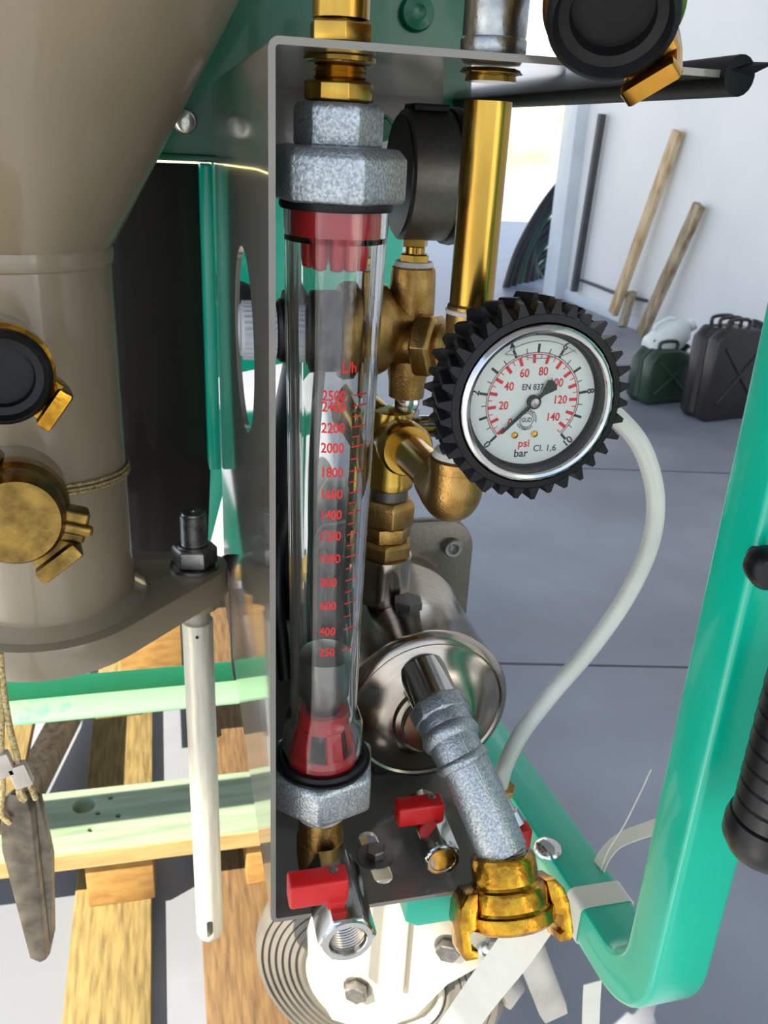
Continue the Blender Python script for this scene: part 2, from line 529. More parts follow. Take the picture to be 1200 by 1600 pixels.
# rubber edge trim on the right edge of the top plate
g = G()
a = Vector((0.2505, BY0-0.004, BZ1-0.002)); b = Vector((0.2505, BY1+0.010, BZ1-0.002))
g.sweep([a, a.lerp(b, .3), a.lerp(b, .6), b], [(0.0075*math.cos(R_(t)), 0.0085*math.sin(R_(t))) for t in range(0, 360, 20)], scales=[1, 1, 1, .9])
g.add([(0.245, BY0-0.004, BZ1), (0.262, BY0-0.012, BZ1+0.0035), (0.254, BY0-0.002, BZ1-0.003), (0.25, BY0+0.004, BZ1+0.004)], [(0, 1, 2), (0, 3, 1), (1, 3, 2), (0, 2, 3)])
ob('rubber_edge_trim', g, 'rubber', bt, label='black rubber edge trim', ang=40)

# ================================================================== FLOW METER
TY = 0.42
ax = at(525, 340, Y=TY); TX = ax.x
CAMA = math.atan2(-TY, -TX)              # direction to the viewer
def zt(v, y=TY): return at(525-(v-340)*0.025, v, Y=y).z
def T(z): return Matrix.Translation((TX, TY, z))
fm = thing('flow_meter', 'upright clear tube flow meter with red litre scale between galvanised nuts', 'flow meter', (TX, TY, 0.78))
Zn1, Zn0 = zt(228), zt(321, TY-0.028)    # big top nut
Zb1, Zb0 = 0.806, 0.780                  # bottom nut
g = G()
a0 = CAMA+R_(21)
g.lathe([(0.024, Zn0), (0.0305, Zn0), (0.032, Zn0+0.002), (0.032, Zn1-0.0045), (0.0285, Zn1-0.0005), (0.022, Zn1)], T(0), 6, a0)
ob('top_union_nut', g, 'galv', fm, bevel=0.0013, ang=28, bang=25)
g = G(); g.lathe([(0.0165, Zn1-0.001), (0.0195, Zn1-0.0005), (0.0203, Zn1+0.001), (0.0203, zt(166)-0.001), (0.0185, zt(161))], T(0), 6, CAMA+R_(26))
ob('top_union_end', g, 'galv', fm, bevel=0.0009, ang=28, bang=25)
g = G(); g.lathe([(0.0236, Zn0-0.0035), (0.0258, Zn0-0.0035), (0.0264, Zn0-0.002), (0.0262, Zn0), (0.022, Zn0)], T(0), 48)
ob('top_seal', g, 'rubber', fm)
# tube (outer taper, inner bore)
Zt1 = Zn0-0.001
zo = [(0.0245, Zt1), (0.0244, Zt1-0.010), (0.0240, zt(376)), (0.0222, zt(640)), (0.0205, zt(880)), (0.0196, zt(1050)), (0.0194, zt(1098)), (0.0206, zt(1108)), (0.0234, zt(1128)), (0.0236, zt(1180)), (0.0236, Zb1+0.0005)]
zi = [(0.0205, Zb1+0.0005), (0.0205, zt(1128)), (0.0155, zt(1098)), (0.0158, zt(1050)), (0.0166, zt(880)), (0.0182, zt(640)), (0.0198, zt(376)), (0.0215, Zt1-0.014), (0.0215, Zt1)]
g = G(); g.lathe(zo+zi+[zo[0]], T(0), 72, cap=False)
ob('measuring_tube', g, 'glass', fm, ang=25, label='clear acrylic measuring tube')
# red inserts
zr1, zr0 = Zt1-0.0005, zt(374, TY-0.02)
g = G(); g.lathe([(0.0150, zr0), (0.0208, zr0), (0.0210, zr0+0.001), (0.0210, zr1), (0.0150, zr1), (0.0150, zr0)], T(0), 48, cap=False)
ri = ob('top_stop_ring', g, 'redclear', fm)
for k, ph in enumerate((-32, 4, 34, 66, 150, 210, 270)):
    aa = CAMA+R_(ph)
    x = TX+0.0125*math.cos(aa); y = TY+0.0125*math.sin(aa)
    ln = zt(418)-zr0
    g = G(); g.lathe([(0.0038, 0.002), (0.0036, ln*0.6), (0.003, ln*0.95), (0.0015, ln), (0, ln)], Matrix.Translation((x, y, zr0)) @ Matrix.Diagonal((1, 1, 1, 1)), 12)
    ob('stop_finger', g, 'redclear', ri)
zc1, zc0 = zt(1103), Zb1+0.001
g = G()
g.lathe([(0.0095, zc1), (0.0138, zc1), (0.0145, zc1-0.004), (0.0148, zc1-0.011), (0.0095, zc1-0.011), (0.0095, zc1)], T(0), 40, cap=False)
g.lathe([(0.013, zc0), (0.0203, zc0), (0.0203, zc0+0.006), (0.0185, zc0+0.009), (0.013, zc0+0.006), (0.013, zc0)], T(0), 40, cap=False)
for ph in (-48, 24, 96, 168, 240):
    aa = CAMA+R_(ph)
    mm = Matrix.Translation((TX, TY, 0)) @ Matrix.Rotation(aa, 4, 'Z')
    g.add([(0.0120, -0.0042, zc1-0.010), (0.0150, -0.0042, zc1-0.010), (0.0150, 0.0042, zc1-0.010), (0.0120, 0.0042, zc1-0.010),
           (0.0145, -0.0048, zc0+0.004), (0.0192, -0.0048, zc0+0.004), (0.0192, 0.0048, zc0+0.004), (0.0145, 0.0048, zc0+0.004)],
          [(0, 1, 2, 3), (4, 7, 6, 5), (0, 4, 5, 1), (1, 5, 6, 2), (2, 6, 7, 3), (3, 7, 4, 0)], mm)
ob('bottom_cage', g, 'redclear', fm, ang=30)
g = G(); g.lathe([(0, zc0+0.003), (0.0065, zc0+0.004), (0.0075, zc0+0.02), (0.0075, zc1-0.016), (0.0088, zc1-0.006), (0.0088, zc1+0.002), (0.0142, zc1+0.012), (0.0150, zt(1034)), (0.0150, zt(1018)), (0.009, zt(1014)), (0.0, zt(1012))], T(0), 40)
ob('float', g, 'floatmat', fm, ang=30)
# bottom seal, nut, neck
g = G(); g.lathe([(0.0238, Zb1), (0.0262, Zb1), (0.0268, Zb1+0.002), (0.0256, Zb1+0.0042), (0.0238, Zb1+0.0042), (0.0238, Zb1)], T(0), 48, cap=False)
g.lathe([(0.0245, Zb1-0.001), (0.0285, Zb1-0.001), (0.0288, Zb1+0.0012), (0.0245, Zb1+0.0018)], T(0), 48)
ob('bottom_seal', g, 'rubber', fm)
g = G(); g.lathe([(0.016, Zb0-0.004), (0.026, Zb0-0.003), (0.0325, Zb0+0.0005), (0.034, Zb0+0.003), (0.034, Zb1-0.003), (0.0315, Zb1-0.0003), (0.027, Zb1)], T(0), 6, CAMA+R_(-2))
ob('bottom_union_nut', g, 'galv', fm, bevel=0.0013, ang=28, bang=25)
g = G(); g.lathe([(0.012, Zb0-0.013), (0.0140, Zb0-0.013), (0.0150, Zb0-0.011), (0.0150, Zb0-0.002)], T(0), 6, CAMA+R_(10))
ob('bottom_union_end', g, 'galv', fm, bevel=0.0006, ang=28, bang=25)
# printed scale on the tube
def rad_at(z):
    for (r1, z1), (r2, z2) in zip(zo, zo[1:]):
        if z2 <= z <= z1: return r1+(r2-r1)*(z1-z)/max(z1-z2, 1e-9)
    return 0.02
marks = [(2500, 618), (2400, 635), (2200, 668), (2000, 699), (1800, 737), (1600, 771), (1400, 803), (1200, 836), (1000, 871), (800, 908), (600, 944), (400, 984), (250, 1016)]
g = G()
A0 = CAMA+R_(9)
def wrap(vf, z0, ph):
    v, f = vf
    out = []
    for x, y, _ in v:
        z = z0+y; r = rad_at(z)+0.00015
        aa = A0+R_(ph)+x/r
        out.append((TX+r*math.cos(aa), TY+r*math.sin(aa), z))
    g.add(out, f)
def bar(w, h):
    v = []; n = 4
    for i in range(n+1): v += [(w*i/n, -h/2, 0), (w*i/n, h/2, 0)]
    return v, [(2*i, 2*i+2, 2*i+3, 2*i+1) for i in range(n)]
prev = None
for val, py in marks:
    rr = 0.0235-0.0055*(py-340)/700
    z = at(530-(py-618)*0.03, py, Y=TY-rr*0.97).z
    wrap(text(str(val), 0.0072, sx=0.80, bold=0.00016), z, -6)
    wrap(bar(0.0082, 0.0007), z+0.0003, 19)
    if prev is not None and val != 2400 and val != 250: wrap(bar(0.0046, 0.0006), (z+prev)/2+0.0003, 19)
    prev = z
z = at(552, 575, Y=TY-0.022).z
wrap(text('L/h', 0.0072, sx=0.85, bold=0.00016), z, 12)
ob('printed_scale', g, 'print_red', fm, label='red printed litres per hour scale', ang=180)

# ---- brass pipe and lock nuts above the flow meter
ZP = BZ1
br = thing('threaded_brass_pipe', 'short brass pipe with lock nuts passing through the bracket top above the flow meter', 'pipe', (TX, TY, zt(160)))
g = G(); g.lathe([(0.0122, zt(30)), (0.0122, ZP+0.12)], T(0), 40)
ob('pipe', g, 'brass', br)
g = G(); g.ngon(0.0142, ZP+0.0006, zt(31), T(0), 6, CAMA+R_(-52), 0.0015)
ob('upper_lock_nut', g, 'brass', br, bevel=0.0004, ang=25)
zw = ZP-TH
g = G(); g.lathe([(0.011, zw-0.0004), (0.0156, zw-0.0004), (0.0158, zw-0.0022), (0.0125, zw-0.0026)], T(0), 40)
ob('washer', g, 'brass', br)
z1 = zt(101)
g = G(); g.lathe([(0.0115, z1), (0.0132, z1), (0.0142, z1+0.0015), (0.0142, zw-0.003), (0.0128, zw-0.0024)], T(0), 8, CAMA)
ob('lower_lock_nut', g, 'brass_old', br, bevel=0.0006, ang=28)
z0 = zt(126)
g = G(); thread(g, T(0), 0.0118, z0-0.001, z1+0.001, 0.0021, 0.0011)
ob('threaded_end', g, 'brass', br, ang=60)
g = G(); g.lathe([(0.012, zt(160)), (0.0150, zt(159)), (0.0158, zt(156)), (0.0158, zt(131)), (0.0142, z0), (0.011, z0)], T(0), 8, CAMA+R_(14))
ob('hex_bushing', g, 'brass', br, bevel=0.0007, ang=28)

# ---- brass outlet below the flow meter and red-handled tap
def hex_tap(name, label, x, y0, y1, z, R1, up_to=None, hx0=0, hx1=0, hz=0, ph=0):
    t = thing(name, label, 'valve', (x, (y0+y1)/2, z-R1))
    mm = fr((x, y0, z), (0, -1, 0), (0, 0, 1))
    L = y0-y1
    g = G()
    g.lathe([(R1*0.74, L-0.002), (R1*0.84, L), (R1*0.95, L-0.0005), (R1, L-0.002), (R1, 0.002), (R1*0.9, 0)], mm, 6, R_(ph), cap=False)
    gr_ = G(); gr_.lathe([(R1*0.60, L-0.004), (R1*0.61, L+0.0002), (R1*0.64, L+0.0008), (R1*0.82, L+0.0008), (R1*0.87, L-0.0012), (R1*0.60, L-0.004)], mm, 44, cap=False)
    ob('mouth_rim', gr_, 'chrome', t, ang=30)
    # bored, threaded mouth
    pr = [(R1*0.62, L-0.002)]
    h = L-0.002
    while h > L-0.020:
        pr += [(R1*0.58, h-0.0009), (R1*0.64, h-0.0018)]; h -= 0.0018
    pr += [(0, h)]
    g2 = G(); g2.lathe(pr, mm, 32, cap=False)
    ob('valve_body', g, 'chrome', t, bevel=0.0007, ang=25, bang=25)
    ob('threaded_mouth', g2, 'stainless', t, ang=60)
    return t
zv = 0.7365
vx = TX+0.0035
tap = hex_tap('ball_valve', 'open-mouthed nickel ball valve with red lever under the flow meter', vx, 0.402, 0.347, zv, 0.0172, ph=30)
g = G()
pts = [(TX, TY, Zb0-0.008), (TX, TY, 0.752), (TX+0.001, TY-0.001, 0.744)]
g.sweep(pts, circ(0.0138, 32), upv=(0, 1, 0))
g.lathe([(0, -0.014), (0.0138, -0.010), (0.0148, 0), (0.0148, 0.012), (0.010, 0.016)], Matrix.Translation((TX, TY, 0.733)), 32)
ob('brass_elbow', g, 'brass_cast', tap, ang=40)
g = G(); g.lathe([(0.0142, 0), (0.0158, 0.001), (0.0152, 0.0035), (0.0140, 0.0042)], Matrix.Translation((TX, TY, Zb0-0.0155)), 32)
ob('thread_sealant', g, 'silicone', tap)
def red_lever(t, c, w, d, h, skirt):
    """c: centre of the lever block top; block w (x) d (y) h (z)"""
    g = G(); g.box((c[0]-w*0.62, c[1]-d/2, c[2]-h), (c[0]+w*0.38, c[1]+d/2, c[2]))
    lv = ob('lever', g, 'red', t, bevel=0.002, seg=3)
    g = G()
    x0 = c[0]-0.001; x1 = c[0]+w*0.36
    g.add([(x0, c[1]-d/2+0.001, c[2]-h+0.001), (x1, c[1]-d/2+0.001, c[2]-h+0.001), (x1, c[1]+d/2-0.001, c[2]-h+0.001), (x0, c[1]+d/2-0.001, c[2]-h+0.001),
           (x0+0.002, c[1]-d/2, c[2]-h-skirt), (x1-0.002, c[1]-d/2, c[2]-h-skirt), (x1-0.002, c[1]+d/2-0.003, c[2]-h-skirt), (x0+0.002, c[1]+d/2-0.003, c[2]-h-skirt)],
          [(0, 1, 2, 3), (4, 7, 6, 5), (0, 4, 5, 1), (1, 5, 6, 2), (2, 6, 7, 3), (3, 7, 4, 0)])
    ob('lever_skirt', g, 'red', lv, bevel=0.0008)
    g = G(); g.lathe([(0.0026, -0.001), (0.0026, 0.0006), (0.0015, 0.0010), (0.0014, 0.0004), (0, 0.0004)], Matrix.Translation((c[0]+w*0.15, c[1]+d*0.15, c[2])), 20)
    ob('lever_screw', g, 'bolt', lv)
lc = at(508, 1366, Z=0.7715)
red_lever(tap, (lc.x, lc.y, lc.z), 0.0335, 0.0135, 0.0165, 0.004)

t2 = hex_tap('ball_valve', 'small nickel ball valve with red lever beside the slotted bolt', 0.153, 0.450, 0.395, 0.735, 0.0125, ph=0)
g = G(); g.lathe([(0.0055, 0.0), (0.0095, -0.0003), (0.0115, -0.0025), (0.0115, -0.006), (0.009, -0.007)], fr((0.153, 0.3945, 0.735), (0, -1, 0)), 32)
ob('mouth_ring', g, 'chrome', t2, ang=30)
lc = at(665, 1250, Y=0.425)
red_lever(t2, (lc.x, lc.y, lc.z), 0.031, 0.013, 0.015, 0.010)
g = G(); g.box((-0.0028, -0.004, -0.002), (0.0028, 0.004, 0.002)); g.v = [v_+Vector((0.153-0.011, 0.421, 0.744)) for v_ in g.v]

# ================================================================== BRASS PIPE (right), galvanised top
PX = at(765, 110, Y=0.42).x+0.0008
pp = thing('vertical_brass_pipe', 'long polished brass pipe hanging from the bracket top behind the pressure gauge', 'pipe', (PX, TY, 0.955))
def TP(z): return Matrix.Translation((PX, TY, z))
def zp(v): return at(765-(v-110)*0.065, v, Y=TY).z
g = G(); g.lathe([(0.0107, zp(476)), (0.0109, zp(470)), (0.0109, zw-0.014)], TP(0), 48)
ob('pipe', g, 'brass', pp)
g = G(); g.lathe([(0.011, zp(118)), (0.0128, zp(116)), (0.0146, zp(112)), (0.0146, zw-0.003), (0.013, zw-0.0006)], TP(0), 8, CAMA)
ob('lock_nut', g, 'brass_old', pp, bevel=0.0007, ang=28)
g = G(); g.lathe([(0.0118, zp(128)), (0.0113, zp(117)), (0.0128, zp(114))], TP(0), 40)
ob('collar', g, 'brass', pp)
g = G(); g.lathe([(0.0095, zp(520)), (0.0118, zp(518)), (0.0122, zp(500)), (0.0118, zp(478)), (0.0108, zp(474))], TP(0), 40)
ob('lower_socket', g, 'brass_cast', pp)
g = G(); g.lathe([(0.0112, zp(482)), (0.0128, zp(484)), (0.0122, zp(490)), (0.0112, zp(491))], TP(0), 32)
ob('thread_sealant', g, 'ptfe', pp)
g = G(); g.lathe([(0.0092, 0.982), (0.0092, zp(515))], TP(0), 32)
ob('lower_pipe', g, 'brass', pp)
gp = thing('galvanised_pipe', 'galvanised pipe socket standing on the bracket top above the brass pipe', 'pipe', (PX, TY, ZP))
g = G(); g.lathe([(0.0142, ZP+0.001), (0.0148, ZP+0.002), (0.0148, ZP+0.0075), (0.0142, ZP+0.0085)], TP(0), 40)
ob('lock_ring', g, 'galv_smooth', gp)
g = G(); g.lathe([(0.0140, ZP+0.008), (0.0143, ZP+0.010), (0.0143, ZP+0.12)], TP(0), 40)
ob('socket', g, 'galv_smooth', gp)

# ================================================================== PRESSURE GAUGE WITH RUBBER GUARD
gc = at(838, 631, d=0.392)
GY = gc.y
gg = thing('pressure_gauge', 'round white-dial pressure gauge in a black tyre-shaped rubber guard', 'pressure gauge', (gc.x, GY+0.03, gc.z-0.045))
GF = fr(gc, (0, -1, 0), (1, 0, 0))        # local x right, y up, z to the viewer
def GL(z=0): return GF @ Matrix.Translation((0, 0, z))
K = 1/3440.0
RB = 0.0362
g = G(); g.lathe([(0.0385, -0.030), (0.0405, -0.028), (0.0408, -0.002), (0.0400, 0.0012), (0.0368, 0.0020), (0.0364, -0.004), (0.030, -0.004), (0.030, -0.030), (0.0385, -0.030)], GL(), 72, cap=False)
NT = 34
for row in range(2):
    for i in range(NT):
        a = 2*PI*(i+0.5*row)/NT
        mm = GF @ Matrix.Rotation(a, 4, 'Z')
        if row == 0: z0_, z1_, tw = 0.0012, -0.013, -0.0030
        else: z0_, z1_, tw = -0.0145, -0.029, 0.0030
        w0, w1 = 0.0026, 0.0014
        ri_, ro = 0.0402, 0.0448+0.0008*((i*7+row*3) % 3)
        w_ = tw
        g.add([(ri_, -w0, z0_), (ri_, w0, z0_), (ri_, w0+w_, z1_), (ri_, -w0+w_, z1_),
               (ro, -w1, z0_-0.0008), (ro, w1*0.3, z0_-0.0008), (ro-0.0014, w1*0.6+w_, z1_+0.001), (ro-0.0014, -w1+w_, z1_+0.001)],
              [(0, 3, 2, 1), (4, 5, 6, 7), (0, 1, 5, 4), (1, 2, 6, 5), (2, 3, 7, 6), (3, 0, 4, 7)], mm)
ob('rubber_guard', g, 'rubber', gg, ang=30, label='black rubber guard with chunky tyre tread')
g = G(); g.lathe([(0.0364, -0.006), (0.0364, 0.0010), (0.0356, 0.0034), (0.0340, 0.0042), (0.0328, 0.0036), (0.0324, 0.0010), (0.0324, -0.004)], GL(), 72, cap=False)
ob('bezel', g, 'chrome', gg, ang=50)
g = G(); g.lathe([(0.0328, 0.0006), (0.0313, 0.0006), (0.0313, -0.0047), (0.0325, -0.0047)], GL(), 72, cap=False)
ob('bezel_seal', g, 'black', gg)
g = G(); g.lathe([(0, -0.0055), (0.0320, -0.0055), (0.0320, -0.0045), (0, -0.0045)], GL(), 64)
dl = ob('dial', g, 'dial', gg, ang=30)
DZ = -0.00435
black = G(); redp = G()
def ring(G_, r0, r1, a0, a1, z, n=60):
    v = []; f = []
    for i in range(n+1):
        a = R_(a0+(a1-a0)*i/n)
        v += [(r0*math.cos(a), r0*math.sin(a), z), (r1*math.cos(a), r1*math.sin(a), z)]
    for i in range(n): f.append((2*i, 2*i+1, 2*i+3, 2*i+2))
    G_.add(v, f, GF)
def tick(G_, ang, r0, r1, w, z=DZ):
    a = R_(ang); c, s = math.cos(a), math.sin(a)
    v = []
    for r, q in ((r0, -w), (r1, -w), (r1, w), (r0, w)): v.append((r*c-q*s, r*s+q*c, z))
    G_.add(v, [(0, 1, 2, 3)], GF)
def dtext(G_, s, size, x, y, rot=0, sx=1, bold=0.0):
    v, f = text(s, size, x, y, rot, sx=sx, bold=bold)
    G_.add([(a, b, DZ) for a, b, _ in v], f, GF)
ring(black, 0.0222, 0.0225, 225, -45, DZ)
ring(redp, 0.0213, 0.0217, 225, -45, DZ)
for k in range(21):
    v_ = k*0.5; a = 225-27*v_
    if k % 2 == 0: tick(black, a, 0.0224, 0.0262, 0.0006)
    else: tick(black, a, 0.0224, 0.0246, 0.0002)
for lab in (0, 2, 4, 6, 8, 10):
    a = 225-27*lab
    rr = 0.0279
    dtext(black, str(lab), 0.0050, rr*math.cos(R_(a)), rr*math.sin(R_(a)), R_(a+90 if lab == 10 else a-90), bold=0.0001)
for k in range(30):
    psi = 5*k; a = 225-270*psi/145.0
    if k % 2 == 0: tick(redp, a, 0.0176, 0.0214, 0.00075)
    else: tick(redp, a, 0.0194, 0.0214, 0.0002)
for lab in range(0, 141, 20):
    a = 225-270*lab/145.0
    rr = 0.0140 if lab < 100 else 0.0132
    dtext(redp, str(lab), 0.0054, rr*math.cos(R_(a)), rr*math.sin(R_(a)), 0, sx=0.85, bold=0.0001)
dtext(redp, 'psi', 0.0052, -0.0020, -0.0200, bold=0.0001)
dtext(black, 'bar', 0.0052, -0.0030, -0.0248, bold=0.0001)
dtext(black, 'Cl. 1,6', 0.0044, 0.0086, -0.0226, bold=0.00004)
dtext(black, 'EN 837-1', 0.0040, 0.0006, 0.0065, sx=0.85, bold=0.00005)
# emblem: ring with letters
lg = (-0.0020, -0.0088)
for k in range(36):
    a0_, a1_ = R_(k*10), R_(k*10+10.5)
    v = [(lg[0]+r*math.cos(a), lg[1]+r*math.sin(a), DZ) for r, a in ((0.0031, a0_), (0.0034, a0_), (0.0034, a1_), (0.0031, a1_))]
    black.add(v, [(0, 1, 2, 3)], GF)
for s, a_mid, flip in (('E & NOWOTNY', 78, False), ('GERMANY', 262, True)):
    n_ = len(s)
    for i, ch in enumerate(s):
        if ch == ' ': continue
        stp = 17
        a = a_mid+(-(n_-1)/2+i)*stp*(1 if flip else -1)
        rr = 0.0043
        dtext(black, ch, 0.0019, lg[0]+rr*math.cos(R_(a)), lg[1]+rr*math.sin(R_(a)), R_(a+90 if flip else a-90), bold=0.00002)
dtext(black, 'GUD', 0.0030, lg[0], lg[1], sx=0.78, bold=0.00005)
ob('black_markings', black, 'print_black', dl, ang=180)
ob('red_markings', redp, 'print_red', dl, ang=180)
for (x, y) in ((-0.0070, -0.0158), (0.0026, -0.0155)):
    g = G(); g.lathe([(0.0015, DZ-0.0004), (0.0015, DZ+0.0006), (0.0008, DZ+0.0011), (0, DZ+0.0012)], GF @ Matrix.Translation((x, y, 0)), 20)
    ob('dial_screw', g, 'brass_gold', dl)
g = G()
mm = GF @ Matrix.Rotation(R_(225), 4, 'Z')
zz = -0.0024
g.add([(0.0, -0.0009, zz), (0.0195, -0.0006, zz), (0.0205, 0, zz), (0.0195, 0.0006, zz), (0, 0.0009, zz), (-0.0052, 0.0008, zz), (-0.0112, 0.0031, zz), (-0.0126, 0.0014, zz), (-0.0126, -0.0014, zz), (-0.0112, -0.0031, zz), (-0.0052, -0.0008, zz)] +
      [(0.0, -0.0009, zz-0.0006), (0.0195, -0.0006, zz-0.0006), (0.0205, 0, zz-0.0006), (0.0195, 0.0006, zz-0.0006), (0, 0.0009, zz-0.0006), (-0.0052, 0.0008, zz-0.0006), (-0.0112, 0.0031, zz-0.0006), (-0.0126, 0.0014, zz-0.0006), (-0.0126, -0.0014, zz-0.0006), (-0.0112, -0.0031, zz-0.0006), (-0.0052, -0.0008, zz-0.0006)],
      [tuple(range(11)), tuple(reversed(range(11, 22)))]+[(i, (i+1) % 11, 11+(i+1) % 11, 11+i) for i in range(11)], mm)
g.lathe([(0.0031, DZ), (0.0031, zz+0.0003), (0.0026, zz+0.0006)], GF, 28)
nd = ob('needle', g, 'print_black', gg, ang=30)
g = G(); g.lathe([(0.0021, zz), (0.0021, zz+0.0011), (0.0014, zz+0.0014), (0, zz+0.0014)], GF, 24)
ob('needle_hub', g, 'bolt', nd)
g = G(); g.lathe([(0.0322, 0.0004), (0.0322, 0.0022), (0.0, 0.0022), (0.0, 0.0004), (0.0322, 0.0004)], GL(), 64, cap=False)
ob('window', g, 'gaugeglass', gg, label='clear gauge window')
g = G()
pts = []
for t in range(0, 33):
    q = t/32
    x = -0.0165+0.0325*q
    y = 0.0212+0.0009*math.cos(q*2*PI)+0.003*max(0, q-0.85)/0.15*0.6
    pts.append(GF @ Vector((x, y, -0.0015)))
for t in range(0, 20):
    q = t/19
    a = R_(52+(128-52)*q)
    pts.append(GF @ Vector((0.0275*math.cos(a), 0.0275*math.sin(a)+0.0006, -0.0015)))
g.tube(pts, 0.00022, 6, smooth=False, closed=True)
ob('liquid_line', g, 'bolt', gg)
g = G(); g.lathe([(0.0125, -0.031), (0.0125, -0.045), (0.008, -0.048), (0.008, -0.062)], GL(), 6)
ob('stem', g, 'brass_cast', gg, ang=30)

# ================================================================== SECOND GAUGE, REGULATOR
dgc = Vector((0.143, 0.555, 1.129))
d2 = thing('pressure_gauge', 'dark steel pressure gauge seen edge-on behind the galvanised nut', 'pressure gauge', (dgc.x, dgc.y, dgc.z-0.05))
g = G(); mm = fr(dgc, (1, 0, 0), (0, 0, 1))
g.lathe([(0, 0), (0.0350, 0), (0.0372, 0.0012), (0.0374, 0.0025), (0.0374, 0.030), (0.036, 0.031), (0, 0.031)], mm, 64)
ob('housing', g, 'cast', d2, ang=30)
g = G(); g.lathe([(0.036, 0.028), (0.0392, 0.029), (0.0400, 0.033), (0.0392, 0.037), (0.034, 0.038), (0, 0.038)], mm, 64)
ob('bezel', g, 'black', d2, ang=40)
g = G(); g.lathe([(0, -0.001), (0.0345, -0.001), (0.0348, 0.0005)], mm, 64)
ob('back_plate', g, 'black', d2, ang=30)
g = G(); g.box((dgc.x+0.004, dgc.y-0.012, dgc.z+0.0365), (dgc.x+0.026, dgc.y+0.012, dgc.z+0.0405))
ob('filler_plug', g, 'rubber', d2, bevel=0.001)
g = G()
sx0 = dgc.x+0.013
st = Matrix.Translation((sx0, dgc.y, 0))
g.ngon(0.0095, dgc.z-0.0415, dgc.z-0.034, st, 4, R_(20), 0.0006)
g.lathe([(0.0062, dgc.z-0.046), (0.0062, dgc.z-0.041)], st, 24)
g.ngon(0.0098, dgc.z-0.054, dgc.z-0.0455, st, 6, R_(10), 0.0008)
ob('stem', g, 'brass', d2, ang=30)

rc = Vector((0.136, 0.556, 1.036))
rg = thing('pressure_regulator', 'cast brass pressure regulator with black spring housing behind the clear tube', 'pressure regulator', (rc.x, rc.y, rc.z-0.05))
g = G()
mx = fr(rc, (1, 0, 0), (0, 0, 1))
g.lathe([(0.022, -0.028), (0.030, -0.026), (0.032, -0.020), (0.032, -0.006), (0.028, 0.002), (0.020, 0.008), (0.0165, 0.020), (0.0150, 0.030)], mx, 40)
g.lathe([(0.012, -0.046), (0.0125, -0.036), (0.0135, -0.030), (0.0150, -0.015), (0.0150, 0.02), (0.0145, 0.034), (0.0140, 0.0385), (0.012, 0.0395)], Matrix.Translation((rc.x+0.020, rc.y, rc.z)), 36)
ob('cast_body', g, 'brass_cast', rg, ang=50)
g = G(); g.lathe([(0.0115, 0.0385), (0.0128, 0.040), (0.0118, 0.0425), (0.009, 0.043)], Matrix.Translation((rc.x+0.020, rc.y, rc.z)), 32)
ob('thread_sealant', g, 'ptfe', rg)
hn = at(676, 540, Y=0.535)
mh = fr(hn, (0.80, -0.60, 0.05), (0, 0, 1))
g = G(); g.ngon(0.0215, -0.010, 0.004, mh, 6, R_(25), 0.0022)
ob('outlet_union_nut', g, 'brass_cast', rg, bevel=0.0008, ang=28)
g = G(); g.lathe([(0.0125, 0.003), (0.0140, 0.004), (0.0148, 0.007), (0.013, 0.010), (0.0115, 0.012), (0.0115, 0.045)], mh, 36)
g.lathe([(0.0130, -0.03), (0.0130, -0.008)], mh, 30)
ob('outlet_tail', g, 'brass_cast', rg, ang=40)
g = G(); g.lathe([(0.0265, -0.028), (0.0265, -0.060), (0.0235, -0.063), (0.0180, -0.063)], mx, 48)
ob('spring_housing', g, 'black', rg, ang=30, label='black spring housing')
NR = 60
pr = []
for i in range(NR):
    a = 2*PI*i/NR
    r = 0.0185 if i % 2 else 0.0178
    pr.append((r*math.cos(a), r*math.sin(a)))
kc = at(404, 516, Y=0.556)
mk = fr((kc.x, rc.y, kc.z), (-1, 0, 0), (0, 0, 1))
g = G()
v, f = plate([pr], 0.020); g.add(v, f, mk)
g.lathe([(0.0175, 0.009), (0.0155, 0.0118), (0.0125, 0.0118), (0.0115, 0.0105), (0, 0.0105)], mk, 48)
ob('ribbed_cap', g, 'white_plastic', rg, ang=25, label='ribbed white adjusting cap')
g = G(); g.lathe([(0.017, -0.010), (0.020, -0.013), (0.021, -0.04)], mk, 40); ob('cap_collar', g, 'black', rg)
# push-in elbow under the regulator
pc = Vector((rc.x+0.021, rc.y, rc.z-0.046))
pe = thing('push_in_elbow', 'small nickel push-in elbow screwed under the brass regulator', 'fitting', pc-Vector((0, 0, 0.024)))
g = G(); mp_ = Matrix.Translation(pc)
g.ngon(0.0092, -0.008, -0.0005, mp_, 6, R_(8), 0.0006)
ob('hex', g, 'chrome', pe, bevel=0.0003, ang=28)
g = G(); g.lathe([(0.0084, -0.014), (0.0086, -0.0145), (0.0086, -0.008)], mp_, 32); g.lathe([(0.0, -0.0285), (0.0078, -0.026), (0.0084, -0.022), (0.0084, -0.0145)], mp_, 32)
dq = Vector((0.75, -0.45, 0.12))
g.lathe([(0.0070, 0), (0.0070, 0.018), (0.0080, 0.0185), (0.0080, 0.026), (0.0062, 0.028)], fr(pc+Vector((0, 0, -0.021)), dq), 28)
ob('elbow_body', g, 'chrome', pe, ang=35)

